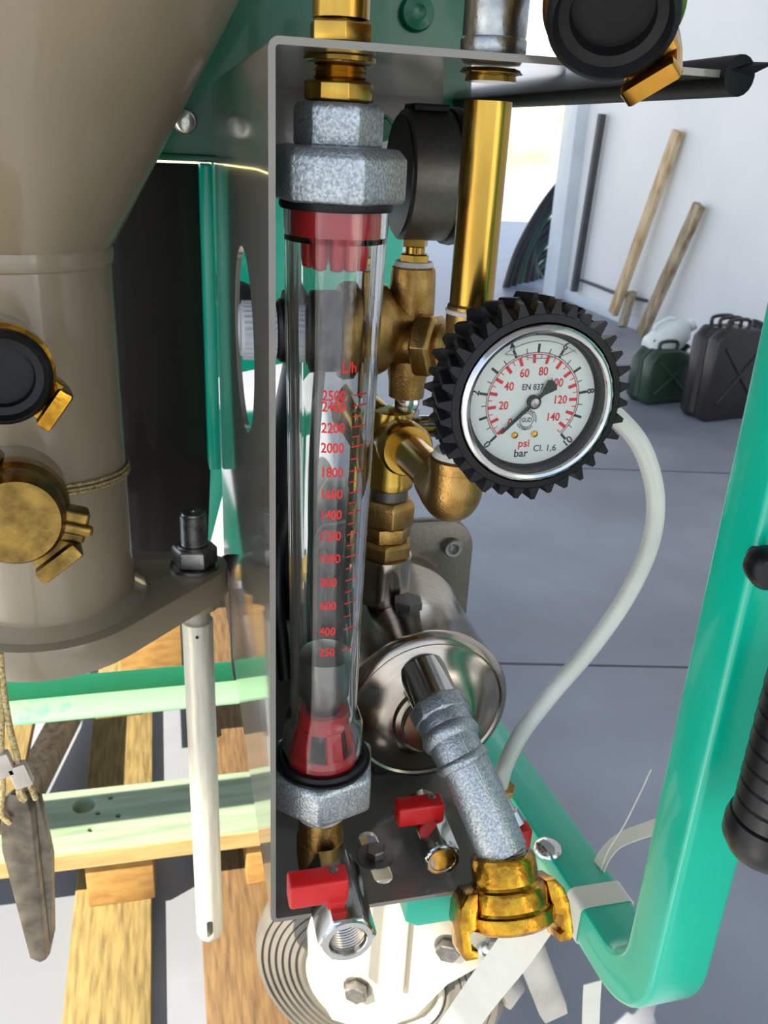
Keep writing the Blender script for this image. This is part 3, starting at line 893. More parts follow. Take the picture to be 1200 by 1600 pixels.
# ================================================================== BRASS TEE / ELBOW RUN TO THE PUMP
EX = PX
ec = at(706, 776, X=EX)                    # elbow corner
tcn = at(612, 690, X=EX-0.004)
eb = thing('brass_elbow', 'rounded cast brass elbow hanging below the pressure gauge', 'fitting', (EX, TY, ec.z-0.02))
eY = TY
ez = at(706, 772, Y=eY).z
g = G()
path = [Vector((EX, eY, ez+0.020)), Vector((EX, eY, ez+0.010))]+bend((EX, eY, ez+0.010), (EX, eY, ez-0.004), (EX, eY+0.03, ez-0.004), 0.010, 12)[1:]+[Vector((EX, eY+0.016, ez-0.004)), Vector((EX, eY+0.030, ez-0.002))]
g.sweep(path, circ(0.0150, 36), upv=(1, 0, 0))
g.lathe([(0.0148, 0.0), (0.0156, 0.002), (0.0156, 0.007), (0.0140, 0.008)], Matrix.Translation((EX, eY, ez+0.014)), 36)
ob('elbow_body', g, 'brass_cast', eb, ang=50)
g = G(); g.lathe([(0.0102, 0), (0.0142, 0.0005), (0.0128, 0.0035), (0.0102, 0.005)], Matrix.Translation((EX, eY, ez+0.0218)), 32)
ob('thread_sealant', g, 'ptfe', eb)
# tee
tY = tcn.y
te = thing('brass_tee', 'brass tee piece and union joining the elbow to the pump below', 'fitting', (tcn.x, tY, 0.885))
zc_ = tcn.z+0.004
g = G()
g.lathe([(0.0148, -0.036), (0.0160, -0.035), (0.0160, -0.030), (0.0150, -0.028), (0.0150, 0.012), (0.013, 0.018), (0.0, 0.020)], Matrix.Translation((tcn.x, tY, zc_)), 40)
e_end = Vector((EX, eY+0.020, ez-0.002))
dirp = (e_end-Vector((tcn.x, tY, zc_))).normalized()
g.lathe([(0.0145, 0.0), (0.0145, 0.020), (0.0172, 0.022), (0.0176, 0.034), (0.0160, 0.037), (0.012, 0.037)], fr((tcn.x, tY, zc_), dirp), 40)
g.lathe([(0.0145, 0.0), (0.0150, 0.03), (0.0165, 0.031), (0.0165, 0.042), (0.012, 0.043)], fr((tcn.x, tY, zc_), (-0.55, 0.75, 0.35)), 40)
ob('tee_body', g, 'brass', te, ang=45)
g = G(); L_ = (e_end-Vector((tcn.x, tY, zc_))).length
g.lathe([(0.0120, 0.03), (0.0120, L_)], fr((tcn.x, tY, zc_), dirp), 36)
ob('nipple', g, 'brass', te)
def TT(z): return Matrix.Translation((tcn.x, tY, z))
zz0 = zc_-0.036
g = G(); g.lathe([(0.0132, zz0-0.012), (0.0132, zz0)], TT(0), 36)
ob('neck', g, 'cast', te)
g = G(); g.lathe([(0.0175, zz0-0.028), (0.0192, zz0-0.026), (0.0196, zz0-0.012), (0.0172, zz0-0.008), (0.013, zz0-0.008)], TT(0), 6, CAMA+R_(8))
ob('union_nut', g, 'brass_cast', te, bevel=0.0012, ang=28, bang=25)
g = G(); g.lathe([(0.0165, zz0-0.039), (0.0170, zz0-0.038), (0.0170, zz0-0.028)], TT(0), 6, CAMA+R_(38))
ob('union_tail', g, 'brass_cast', te, bevel=0.0006, ang=28)
g = G(); g.lathe([(0.0170, zz0-0.052), (0.0192, zz0-0.050), (0.0195, zz0-0.042), (0.0175, zz0-0.039), (0.0165, zz0-0.039)], TT(0), 6, CAMA+R_(-4))
ob('hex_nipple', g, 'brass_cast', te, bevel=0.0008, ang=28)
sk = thing('galvanised_socket', 'dull galvanised pipe socket between the brass union and the stainless pump', 'fitting', (tcn.x, tY, zz0-0.10))
g = G(); g.lathe([(0.0160, zz0-0.088), (0.0185, zz0-0.087), (0.0190, zz0-0.084), (0.0182, zz0-0.080), (0.0182, zz0-0.060), (0.0190, zz0-0.056), (0.0188, zz0-0.052), (0.0165, zz0-0.0515)], TT(0), 44)
ob('socket_body', g, 'stainless', sk, ang=50)
g = G(); g.lathe([(0.0120, zz0-0.115), (0.0120, zz0-0.086)], TT(0), 36); ob('spigot', g, 'cast', sk)

# ================================================================== STAINLESS PUMP
PMX, PMZ, PMY = 0.163, 0.789, 0.478
pm = thing('stainless_pump', 'shiny stainless steel pump lying on the bracket floor behind the red levers', 'pump', (PMX, 0.55, PMZ-0.058))
my = fr((PMX, PMY, PMZ), (0, -1, 0), (1, 0, 0))
g = G(); g.lathe([(0.0, -0.14), (0.0575, -0.14), (0.0575, -0.118), (0.0590, -0.116), (0.0590, -0.108), (0.0575, -0.106), (0.0575, -0.010), (0.0588, -0.008), (0.0588, -0.003), (0.0570, 0.0), (0.0535, 0.0015), (0.0520, 0.0005), (0.0490, 0.0015), (0.0440, 0.0045), (0.0330, 0.0090), (0.0270, 0.0100), (0, 0.0100)], my, 80)
ob('pump_barrel', g, 'stainless', pm, ang=40)
g = G(); g.lathe([(0.0265, 0.009), (0.0275, 0.0105), (0.0262, 0.0125), (0.0225, 0.0130), (0.0225, 0.0165), (0.0215, 0.018), (0.0165, 0.018)], my, 56)
ob('inlet_boss', g, 'stainless', pm, ang=40)
g = G()
v, f = plate([rrect(0.150, 0.150, 0.026, 8), circle2(0, 0, 0.045, 40)], 0.012, 0.0015)
g.add(v, f, fr((PMX, 0.622, PMZ+0.004), (0, -1, 0), (1, 0, 0)))
ob('rear_flange', g, 'cast', pm, ang=35)
for sx_ in (-1, 1):
    for sz_ in (-1, 1):
        mm = fr((PMX+sx_*0.056, 0.616, PMZ+0.004+sz_*0.052), (0, -1, 0))
        g = G(); g.lathe([(0.0078, 0), (0.0078, 0.0055), (0.0070, 0.0065), (0.0045, 0.0065)], mm, 24, cap=False)
        g.lathe([(0.0045, 0.0065), (0.0045, 0.002), (0, 0.002)], mm, 6, cap=False)
        ob('socket_bolt', g, 'bolt', pm, ang=30)
g = G(); g.lathe([(0.062, -0.30), (0.064, -0.29), (0.064, -0.158), (0.060, -0.150)], my, 48)
ob('motor', g, 'black', pm, ang=30, label='black pump motor')
pl = at(641, 937, Y=0.512)
g = G(); mq = Matrix.Translation((pl.x, pl.y+0.004, 0))
g.ngon(0.0105, PMZ+0.0600, PMZ+0.0665, mq, 6, R_(20), 0.0008); g.lathe([(0.0085, PMZ+0.052), (0.0085, PMZ+0.0605)], mq, 24)
ob('vent_plug', g, 'cast', pm, ang=28)
g = G(); g.box((PMX-0.03, 0.50, BZ0+TH+0.0004), (PMX+0.015, 0.60, PMZ-0.054))
ob('foot', g, 'cast', pm, bevel=0.002)

# ================================================================== GALVANISED ELBOW
A = at(668, 1068, Y=0.467); B = at(712, 1168, Y=0.425); C = at(742, 1228, Y=0.409); D = at(784, 1328, Y=0.388)
el = thing('galvanised_elbow', 'galvanised cast iron pipe bend curving out of the pump front', 'fitting', D-Vector((0, 0, 0.01)))
def lathe_on(gx, p, d, prof, n=40, a0=0): gx.lathe(prof, fr(p, d), n, a0)
dAB = (B-A).normalized()
g = G(); lathe_on(g, A, dAB, [(0.0158, -0.012), (0.0158, 0.018)])
ob('nipple', g, 'chrome', el)
g = G()
path = spline([A+dAB*0.02, B, C, D], 14)
n = len(path)
sc = []
for i in range(n):
    t = i/(n-1)
    sc.append(1.08 if t < 0.18 else (1.04-0.06*min(1, (t-0.18)/0.2) if t < 0.6 else 0.98))
g.sweep(path, circ(0.0162, 40), scales=sc)
ob('bend_body', g, 'galv', el, ang=60)
for k, (t, rr, w) in enumerate(((0.03, 0.0198, 0.007), (0.26, 0.0192, 0.0045), (0.46, 0.0180, 0.0035))):
    i = int(t*(n-1)); d_ = (path[i+1]-path[i]).normalized()
    g = G()
    if k == 0: lathe_on(g, path[i], d_, [(rr-0.003, -w), (rr, -w+0.002), (rr, w-0.002), (rr-0.003, w)], 8, R_(10))
    else: lathe_on(g, path[i], d_, [(rr-0.004, -w*1.4), (rr-0.001, -w*0.7), (rr, 0), (rr-0.001, w*0.7), (rr-0.004, w*1.4)], 40)
    ob('collar', g, 'galv', el, bevel=0.0008 if k == 0 else 0, ang=28 if k == 0 else 50)
# casting seam along the bend
g = G(); sp = []
for i in range(int(n*0.3), n):
    d_ = (path[min(i+1, n-1)]-path[max(i-1, 0)]).normalized()
    toc = (CAM-path[i]).normalized()
    toc = (toc-d_*toc.dot(d_)).normalized()
    side = d_.cross(toc)
    q = (toc*math.cos(R_(22))-side*math.sin(R_(22)))*0.0162*sc[i]
    sp.append(path[i]+q)
g.tube(sp, 0.0006, 6, smooth=False)
ob('casting_seam', g, 'galv', el)
dCD = (path[-1]-path[-4]).normalized()
dK = Vector((0.03, -0.50, -0.80)).normalized()
g = G(); thread(g, fr(D, dK), 0.0158, -0.004, 0.010, 0.0022, 0.001)
ob('threaded_end', g, 'bolt', el, ang=60)

# ================================================================== CLAW COUPLINGS
def claw(name, label, p, d, xdir, S, mt, seal=None, cap=False, lugs=(0, 180)):
    """claw hose coupling at p facing d (mouth towards +d)"""
    t = thing(name, label, 'hose coupling', Vector(p))
    mm = fr(p, d, xdir)
    g = G()
    if cap: pr = [(0.0, 0.030), (0.8, 0.030), (0.90, 0.024), (0.92, 0.012), (1.0, 0.008), (1.02, -0.002), (0.93, -0.010), (0.7, -0.014), (0.7, -0.03)]
    else: pr = [(0.62, -0.030), (0.76, -0.0290), (0.80, -0.026), (0.80, -0.0135), (0.83, -0.0118), (0.94, -0.0110), (0.97, -0.009), (0.97, 0.0005), (1.00, 0.0020), (1.08, 0.0028), (1.09, 0.0040), (1.09, 0.0105), (0.98, 0.013), (0.74, 0.013), (0.70, 0.006), (0.62, -0.02)]
    R0 = 0.0262*S
    g.lathe([(r*R0, h*S) for r, h in pr], mm, 56, cap=False)
    ob('ring', g, mt, t, ang=22)
    for a in lugs:
        ml = mm @ Matrix.Rotation(R_(a), 4, 'Z')
        # hook: radial shoulder, then a finger towards the mouth with an inward lip
        prof = [(0.85, -0.012), (1.10, -0.012), (1.32, -0.005), (1.40, 0.004), (1.40, 0.021), (1.33, 0.026), (1.04, 0.026), (1.02, 0.021), (1.15, 0.0195), (1.16, 0.011), (0.95, 0.009)]
        ol_ = [(r*R0, h*S) for r, h in prof]
        v, f = plate([ol_], 0.025*S, 0.002*S)
        # plate coords (a=radial, b=axial, c=tangential)
        g = G(); g.add([(x, z_, y) for x, y, z_ in v], [tuple(reversed(q)) for q in f], ml)
        ob('claw', g, mt, t, ang=35)
    if seal:
        g = G()
        g.lathe([(0.60*R0, 0.012*S), (0.98*R0, 0.012*S), (1.02*R0, 0.016*S), (1.0*R0, 0.021*S), (0.90*R0, 0.023*S), (0.82*R0, 0.0185*S), (0.66*R0, 0.0175*S), (0.62*R0, 0.010*S), (0.0, 0.004*S)], mm, 56)
        ob('rubber_seal', g, seal, t, ang=50, label='black rubber sealing ring')
    return t
claw('claw_coupling', 'brass claw hose coupling hanging on the end of the galvanised bend', D+dK*0.031, dK, (1, 0.0, 0.02), 0.98, 'brass_gold')
cc = at(960, -14, d=0.35)
dtop = (CAM-cc).normalized()+Vector((0.05, 0, -0.55))
ctop = claw('claw_coupling', 'yellow chromated claw coupling with black rubber seal above the bracket', cc, dtop.normalized(), (0.66, 0, -0.75), 0.97, 'yellowzinc', seal='rubber', lugs=(0, 180))
g = G(); g.lathe([(0.013, -0.10), (0.0145, -0.095), (0.0145, -0.036), (0.019, -0.032), (0.019, -0.022)], fr(cc, dtop.normalized()), 32)
ob('hose_tail', g, 'yellowzinc', ctop, ang=30)

# ================================================================== GREEN FRAME
XL = 0.27; FWX, FDY = 0.040, 0.034
fx = XL+FWX/2
gf = thing('green_tube_frame', 'glossy green rectangular tube frame with a rounded bend at right', 'frame', (fx, 0.343, 0.60))
ly = 0.3425
corner = Vector((fx, ly, 0.641))
endp = Vector((fx, 0.80, 0.585))
path = [Vector((fx, ly, 1.45)), Vector((fx, ly, 0.9))]+bend((fx, ly, 1.4), corner, endp, 0.047, 16)+[endp]
g = G(); g.sweep(path, rrect(FWX, FDY, 0.0045, 4), upv=(0, 1, 0))
ob('bent_tube', g, 'green', gf, ang=40)
g = G()
v, f = plate([[(0.131, 0.6895), (0.139, 0.684), (0.206, 0.684), (0.206, 0.713), (0.131, 0.713)]], 0.030, 0.0012)
g.add([(a, 0.408-c, b) for a, b, c in v], f)
ob('cross_bar', g, 'green', gf, ang=35)
q = at(857, 1320, Z=0.646)
q = Vector((min(q.x, fx+0.008), q.y, 0))
q.z = 0.641+0.017-(q.y-ly)*0.056/0.4575*1.0+0.0005
g = G(); g.lathe([(0.0118, 0), (0.0116, 0.001), (0.0095, 0.0038), (0.006, 0.0056), (0, 0.0062)], Matrix.Translation(q), 36)
ob('dome_rivet', g, 'chrome', gf)
# strap wrapped round the lower tube
yb = 0.425
zb = 0.641-(yb-ly)*0.122
def band(yc, w, off=0.0007):
    g = G()
    o_ = rrect(FWX+2*off+0.001, FDY+2*off+0.001, 0.005, 3); i_ = rrect(FWX+0.0006, FDY+0.0006, 0.0045, 3)
    v = []; f = []; n_ = len(o_)
    tilt = math.atan(0.122)
    for yy in (-w/2, w/2):
        for a, b in o_: v.append((fx+a, yc+yy, 0.641-(yc+yy-ly)*0.122+b))
        for a, b in i_: v.append((fx+a, yc+yy, 0.641-(yc+yy-ly)*0.122+b))
    for i in range(n_):
        j = (i+1) % n_
        f += [(i, j, 2*n_+j, 2*n_+i), (n_+i, 3*n_+i, 3*n_+j, n_+j), (i, n_+i, n_+j, j), (2*n_+i, 2*n_+j, 3*n_+j, 3*n_+i)]
    g.add(v, f); return g
sw = thing('packing_strap', 'white packing strap tied round the green tube with loose frayed tails', 'strap', (fx, yb, 0.60))
ob('band', band(yb, 0.021), 'strap', sw, ang=40)
def ribbon(pts, w, th=0.0008, upv=(0, 0, 1), sub=8):
    g = G(); g.sweep(spline(pts, sub), [(-w/2, -th/2), (w/2, -th/2), (w/2, th/2), (-w/2, th/2)], upv=upv); return g
p1 = at(936, 1402, Y=0.42)
g = ribbon([at(955, 1418, Y=0.455), at(935, 1378, Y=0.450), at(940, 1345, Y=0.455), at(965, 1315, Y=0.46), at(1005, 1298, Y=0.45), at(1030, 1290, Y=0.44)], 0.013, upv=(0.75, 0.25, 0.6))
ob('wide_tail', g, 'strap', sw, ang=60)
g = ribbon([at(934, 1380, Y=0.449), at(948, 1335, Y=0.45), at(975, 1290, Y=0.45), at(1000, 1240, Y=0.45), at(1017, 1203, Y=0.45)], 0.0025, upv=(0.6, -0.7, 0))
ob('thin_tail', g, 'strap', sw, ang=60)
g = ribbon([at(838, 1432, Y=0.43), at(800, 1490, Y=0.46), at(750, 1555, Y=0.49), at(690, 1640, Y=0.52)], 0.030, upv=(-0.27, -0.50, 0.68))
tag(ob('packing_strap', g, 'strap', None, ang=60), 'broad white strap running down from the claw coupling past the wheel', 'strap')
g = ribbon([at(926, 1535, Y=0.40), at(924, 1570, Y=0.40), at(922, 1640, Y=0.40)], 0.014, upv=(0, -1, 0))
tag(ob('packing_strap', g, 'strap', None, ang=60), 'short white strap end hanging below the bend of the green frame', 'strap')

# black handle grip
hb = at(1205, 1290, Y=0.285)
hg = thing('handle_grip', 'black ribbed rubber handle grip in front of the green tube', 'handle', (hb.x, hb.y, hb.z-0.02))
pr = [(0.0, -0.0190), (0.010, -0.0185), (0.0185, -0.0150), (0.0222, -0.008), (0.0222, 0.0), (0.0208, 0.0055)]
h = 0.0065
while h < 0.085:
    pr += [(0.0188, h), (0.0200, h+0.0008), (0.0196, h+0.0085), (0.0186, h+0.0095)]
    h += 0.0103
pr += [(0.017, h), (0.012, h+0.002), (0, h+0.002)]
g = G(); g.lathe(pr, Matrix.Translation(hb), 48)
ob('grip', g, 'black', hg, ang=35)
g = G(); hl = [hb+Vector((0, 0, 0.08)), hb+Vector((0, 0, 0.20))]+bend(hb+Vector((0, 0, 0.20)), hb+Vector((0, 0, 0.25)), (hb.x-0.02, 0.334, hb.z+0.25), 0.022, 8)+[Vector((hb.x-0.02, 0.3245, hb.z+0.25))]
g.sweep(hl, circ(0.010, 20), upv=(1, 0, 0))
ob('lever_rod', g, 'black', hg, ang=50)
kb = at(1196, 884, Y=0.315)
g = G(); mm = fr(kb, (-0.35, -1, 0.05)); g.lathe([(0, 0.010), (0.007, 0.010), (0.0095, 0.007), (0.0098, -0.002), (0.008, -0.004), (0.005, -0.004), (0.005, -0.014)], mm, 32)
tag(ob('rubber_buffer', g, 'black', None, ang=40), 'small black round buffer knob on the front of the green tube', 'knob')

# ================================================================== WHITE HOSE
g = G()
hp = [(905, 610, .47), (960, 648, .46), (1003, 700, .452), (1024, 775, .45), (1016, 850, .45), (980, 930, .45), (925, 1010, .45), (865, 1080, .45), (815, 1145, .452), (790, 1195, .458), (782, 1225, .468)]
g.tube([pc+Vector((0, 0, -0.021))+dq.normalized()*0.024, pc+Vector((0, 0, -0.021))+dq.normalized()*0.045]+[at(u, v, Y=y) for u, v, y in hp], 0.0058, 16)
hs = tag(ob('water_hose', g, 'hose', None, ang=60), 'milky white plastic hose arching from behind the gauge down to the pump', 'hose')
g = G(); pt = at(790, 1228, Y=0.47); g.ngon(0.008, -0.02, 0.0, fr(pt, (0.1, -0.3, 1)), 6, 0, 0.0008); g.lathe([(0.006, -0.03), (0.006, -0.018)], fr(pt, (0.1, -0.3, 1)), 20)
tag(ob('hose_fitting', g, 'brass_cast', None, ang=30), 'small brass fitting at the lower end of the milky hose', 'fitting')
pt = at(816, 1308, Y=0.44)
tp = thing('drain_tap', 'small tap with red lever peeping out behind the galvanised bend', 'valve', pt-Vector((0, 0, 0.011)))
g = G(); g.box((pt.x-0.004, pt.y-0.006, pt.z-0.011), (pt.x+0.005, pt.y+0.006, pt.z+0.011))
ob('lever', g, 'red', tp, bevel=0.002)
g = G(); q = Vector((PMX+0.033, PMY+0.002, PMZ-0.033)); dd = q-pt
g.lathe([(0.0055, 0.003), (0.0055, dd.length+0.002)], fr(pt, dd), 20); g.ngon(0.008, 0.008, 0.02, fr(pt, dd), 6)
ob('tap_body', g, 'chrome', tp, ang=30)

# ================================================================== WHEEL AND CLAMP BELOW
wc = Vector((0.205, 0.70, 0.272)); wn = Vector((-math.sin(R_(26)), -math.cos(R_(26)), 0.0))
wh = thing('transport_wheel', 'grey ribbed wheel with cream hub standing under the bracket', 'wheel', (wc.x, wc.y, wc.z-0.147))
mm = fr(wc, wn, (0, 0, 1))
pr = [(0.078, -0.03), (0.125, -0.03), (0.142, -0.022), (0.147, -0.008), (0.147, 0.010), (0.1425, 0.0200)]
r = 0.140
while r > 0.092:
    pr += [(r, 0.0255), (r-0.0055, 0.0270), (r-0.0062, 0.0235), (r-0.0075, 0.0235)]
    r -= 0.0082
pr += [(0.086, 0.026), (0.080, 0.022), (0.078, -0.03)]
g = G(); g.lathe(pr, mm, 96, cap=False)
ob('tyre', g, 'tyre', wh, ang=35)
g = G(); g.lathe([(0.0, -0.028), (0.0785, -0.028), (0.0785, 0.020), (0.0805, 0.026), (0.0785, 0.0295), (0.0740, 0.0300), (0.0700, 0.020), (0.052, 0.018), (0.040, 0.026), (0.0, 0.026)], mm, 72)
ob('hub', g, 'cream', wh, ang=35)
wpl = fr(wc+wn*0.036, wn, (1, 0, 0))
winv = wpl.inverted()
def onw(u, v):
    p0 = CAM; r_ = fw+rt*((u-600)/F)+up*((800-v)/F)
    t = ((wc+wn*0.036)-p0).dot(wn)/r_.dot(wn)
    q_ = winv @ (p0+r_*t)
    return (q_.x, q_.y)
ol_ = [onw(*p_) for p_ in ((500, 1395), (640, 1370), (820, 1385), (838, 1446), (770, 1496), (700, 1535), (650, 1585), (585, 1610), (520, 1590), (485, 1530), (480, 1450))]
v, f = plate([ol_], 0.006, 0.0012)
fk = thing('axle_plate', 'cream steel axle plate with hex bolts in front of the wheel hub', 'plate', wc+wn*0.036)
g = G(); g.add(v, f, wpl); ob('plate', g, 'cream', fk, ang=35)
for (u, v_, s_) in ((560, 1538, 1.0), (702, 1474, 0.95), (778, 1468, 0.75)):
    x, y = onw(u, v_)
    g = G(); g.lathe([(0.0165*s_, 0.003), (0.0165*s_, 0.0048)], wpl @ Matrix.Translation((x, y, 0)), 28)
    g.ngon(0.0135*s_, 0.0048, 0.014*s_+0.002, wpl @ Matrix.Translation((x, y, 0)), 6, R_(20+u), 0.0012)
    ob('hex_bolt', g, 'bolt', fk, ang=28)
x, y = onw(625, 1460)
g = G(); g.box((x-0.010, y-0.075, 0.003), (x+0.010, y+0.07, 0.012), wpl); ob('stiffener', g, 'cream', fk, bevel=0.003)

cl = thing('toggle_clamp', 'bright aluminium toggle clamp with a long channel lever beside the wheel', 'clamp', at(790, 1500, Y=0.62)-Vector((0, 0, 0.05)))
def slab(g, pts, w, th, upv):
    g.sweep([Vector(p_) for p_ in pts], [(-w/2, -th/2), (w/2, -th/2), (w/2, th/2), (-w/2, th/2)], upv=upv)
g = G(); slab(g, [at(752, 1452, Y=0.63), at(800, 1556, Y=0.63)], 0.030, 0.020, (0.3, -0.8, 0.5))
ob('clamp_body', g, 'alu', cl, bevel=0.003)
for (u, v_) in ((778, 1462), (758, 1483)):
    p_ = at(u, v_, Y=0.612); g = G(); g.lathe([(0.0085, -0.006), (0.0085, 0.004), (0.006, 0.006), (0.004, 0.003), (0, 0.003)], fr(p_, (0, -0.8, 0.5)), 24)
    ob('pivot_pin', g, 'alu', cl, ang=30)
a_, b_ = at(808, 1432, Y=0.60), at(868, 1588, Y=0.60)
ax_ = (b_-a_).normalized()
g = G(); g.sweep([a_, a_.lerp(b_, .9), b_], [(-0.016, -0.004), (0.016, -0.004), (0.016, 0.012), (0.012, 0.012), (0.012, 0.0), (-0.012, 0.0), (-0.012, 0.012), (-0.016, 0.012)], upv=(0.2, 0.7, -0.5), scales=[1, 1, 0.85])
ob('lever', g, 'alu', cl, bevel=0.0012)

# ================================================================== MIXING TUBE / HOPPER (left)
HX, HY, HR = -0.093, 0.62, 0.061
FZ = 0.822
hp_ = thing('mixing_hopper', 'glossy grey funnel hopper narrowing into a mixing tube with bolted flange', 'hopper', (HX, HY, FZ-0.03))
zc1 = 1.075
g = G(); g.lathe([(HR, FZ-0.004), (HR, zc1-0.005)], Matrix.Translation((HX, HY, 0)), 80, cap=False)
ob('mixing_tube', g, 'grey', hp_)
g = G(); g.lathe([(HR-0.001, zc1-0.010), (HR+0.0012, zc1-0.008), (HR+0.0022, zc1-0.002), (HR+0.0012, zc1+0.004), (HR, zc1+0.006)], Matrix.Translation((HX, HY, 0)), 80, cap=False)
ob('weld_seam', g, 'grey', hp_)
g = G(); zz1 = 1.56
g.lathe([(HR-0.0005, zc1), (HR+0.003, zc1+0.004), (HR+0.575*(zz1-zc1), zz1), (HR+0.575*(zz1-zc1), zz1+0.2)], Matrix.Translation((HX, HY, 0)), 96, cap=False)
ob('cone', g, 'grey', hp_, ang=50)
# flange with lugs
bp_ = at(305, 884, Z=FZ); bx, by = bp_.x, bp_.y
def hull(circles, n=40):
    pts = []
    for cx, cy, r in circles:
        for i in range(n): pts.append((cx+r*math.cos(2*PI*i/n), cy+r*math.sin(2*PI*i/n)))
    pts = sorted(set(pts))
    def half(ps):
        h_ = []
        for q_ in ps:
            while len(h_) >= 2 and (h_[-1][0]-h_[-2][0])*(q_[1]-h_[-2][1])-(h_[-1][1]-h_[-2][1])*(q_[0]-h_[-2][0]) <= 0: h_.pop()
            h_.append(q_)
        return h_
    a = half(pts); b = half(reversed(pts))
    return a[:-1]+b[:-1]
ox = 2*HX-bx
ol_ = hull([(HX, HY, 0.080), (bx, by, 0.0262), (ox, by, 0.0262)])
v, f = plate([ol_, circle2(bx, by, 0.0115, 24), circle2(HX, HY, 0.05, 40)], 0.024, 0.0012)
g = G(); g.add(v, f, Matrix.Translation((0, 0, FZ-0.012)))
ob('flange', g, 'grey', hp_, ang=35)
g = G(); g.lathe([(HR+0.009, FZ-0.0005), (HR+0.007, FZ+0.002), (HR+0.002, FZ+0.006), (HR-0.001, FZ+0.009)], Matrix.Translation((HX, HY, 0)), 80, cap=False)
ob('weld_fillet', g, 'grey', hp_)
g = G(); g.lathe([(0.015, FZ-0.038), (0.0185, FZ-0.036), (0.0195, FZ-0.0235), (0.012, FZ-0.0235)], Matrix.Translation((bx, by, 0)), 32)
ob('lug_spacer', g, 'grey', hp_)
# tie bolt
tb = thing('tie_rod', 'long bright zinc plated tie rod bolted through the hopper lug', 'rod', (bx, by, 0.40))
Tb = Matrix.Translation((bx, by, 0))
ztop = at(303, 800, Y=by).z
g = G(); thread(g, Tb, 0.0108, FZ+0.001, ztop-0.0015, 0.0022, 0.0010)
g.lathe([(0.0100, ztop-0.002), (0.0088, ztop), (0.003, ztop), (0.0024, ztop-0.002), (0, ztop-0.002)], Tb, 28)
ob('threaded_end', g, 'bolt', tb, ang=50)
g = G(); g.ngon(0.0182, FZ+0.0026, FZ+0.019, Tb, 6, math.atan2(-by, -bx)+R_(22), 0.0018); g.lathe([(0.0142, FZ+0.0185), (0.0125, FZ+0.020)], Tb, 32)
ob('hex_nut', g, 'bolt', tb, bevel=0.0005, ang=28)
g = G(); g.lathe([(0.011, FZ+0.0002), (0.0198, FZ+0.0002), (0.0198, FZ+0.0024), (0.011, FZ+0.0026)], Tb, 40)
ob('washer', g, 'bolt', tb, ang=30)
zr = FZ-0.050
g = G(); thread(g, Tb, 0.0108, zr, FZ-0.036, 0.0022, 0.0009); ob('lower_thread', g, 'zinc', tb, ang=50)
zb_ = at(340, 1462, Y=by).z
rod = G(); rod.lathe([(0.0, zb_), (0.006, zb_+0.0012), (0.0108, zb_+0.005), (0.0128, zb_+0.011), (0.0128, zr-0.001), (0.0118, zr)], Tb, 44)
slotc = G(); sl = [(0.0030*math.cos(R_(a)), (0.008 if a < 180 else -0.008)+0.0030*math.sin(R_(a))) for a in list(range(0, 181, 20))+list(range(180, 361, 20))]
dcam = Vector((-bx, -by, 0)).normalized()
v, f = plate([sl], 0.06); slotc.add(v, f, fr((bx, by, zb_+0.024), dcam, dcam.cross(Vector((0, 0, 1)))*-1))
rod = boolean(rod, [slotc])
ob('rod', rod, 'zinc', tb, ang=35)
g = G(); q = at(308, 996, Y=by-0.0128); g.lathe([(0.0014, -0.001), (0.0014, 0.0004), (0, 0.0004)], fr(q, dcam), 14); ob('punch_mark', g, 'black', tb)

# couplings on the mixing tube
pA = at(2, 578, Y=0.515)
dA = (Vector((0.18, -1, 0.02))).normalized()
c1 = claw('claw_coupling', 'brass claw coupling with black rubber ring on the upper mixing tube port', pA, dA, (0.80, 0, -0.60), 0.98, 'brass_gold', seal='rubber', lugs=(0, 180))
g = G(); g.lathe([(0.024, -0.07), (0.024, -0.028)], fr(pA, dA), 40); ob('port_stub', g, 'grey', c1)
pB = at(26, 792, Y=0.520)
dB = Vector((0.14, -1, 0.12)).normalized()
c2_ = claw('capped_coupling', 'tarnished brass claw coupling closed by a round cap above the flange', pB, dB, (0.62, 0, -0.78), 1.14, 'brass_old', cap=True, lugs=(-4, 176))
g = G(); g.lathe([(0.030, -0.08), (0.030, -0.025), (0.026, -0.014)], fr(pB, dB), 40); ob('port_stub', g, 'grey', c2_)
mB = fr(pB, dB, (0.5, 0, -0.86)) @ Matrix.Rotation(R_(42), 4, 'Z')
g = G(); g.box((0.024, -0.010, 0.004), (0.040, 0.010, 0.022), mB)
g.box((0.022, -0.0035, 0.020), (0.043, 0.0035, 0.027), mB)
ob('cap_lug', g, 'brass_old', c2_, bevel=0.0025, seg=3)
# wire round the tube
wr = thing('steel_wire_cable', 'twisted thin steel cable looped round the grey mixing tube', 'cable', (HX, HY, 0.93))
for k, dz in enumerate((0.0, -0.0032, -0.0055)):
    g = G(); pts = []
    for i in range(24):
        a = R_(-98+ (150)*i/23)
        zz_ = at(95, 752, Y=0.565).z - 0.013*(i/23) + dz
        pts.append((HX+(HR+0.0013)*math.cos(a), HY+(HR+0.0013)*math.sin(a), zz_))
    g.tube(pts, 0.0011, 8, smooth=False)
    ob('cable_strand', g, 'cord', wr, ang=60)
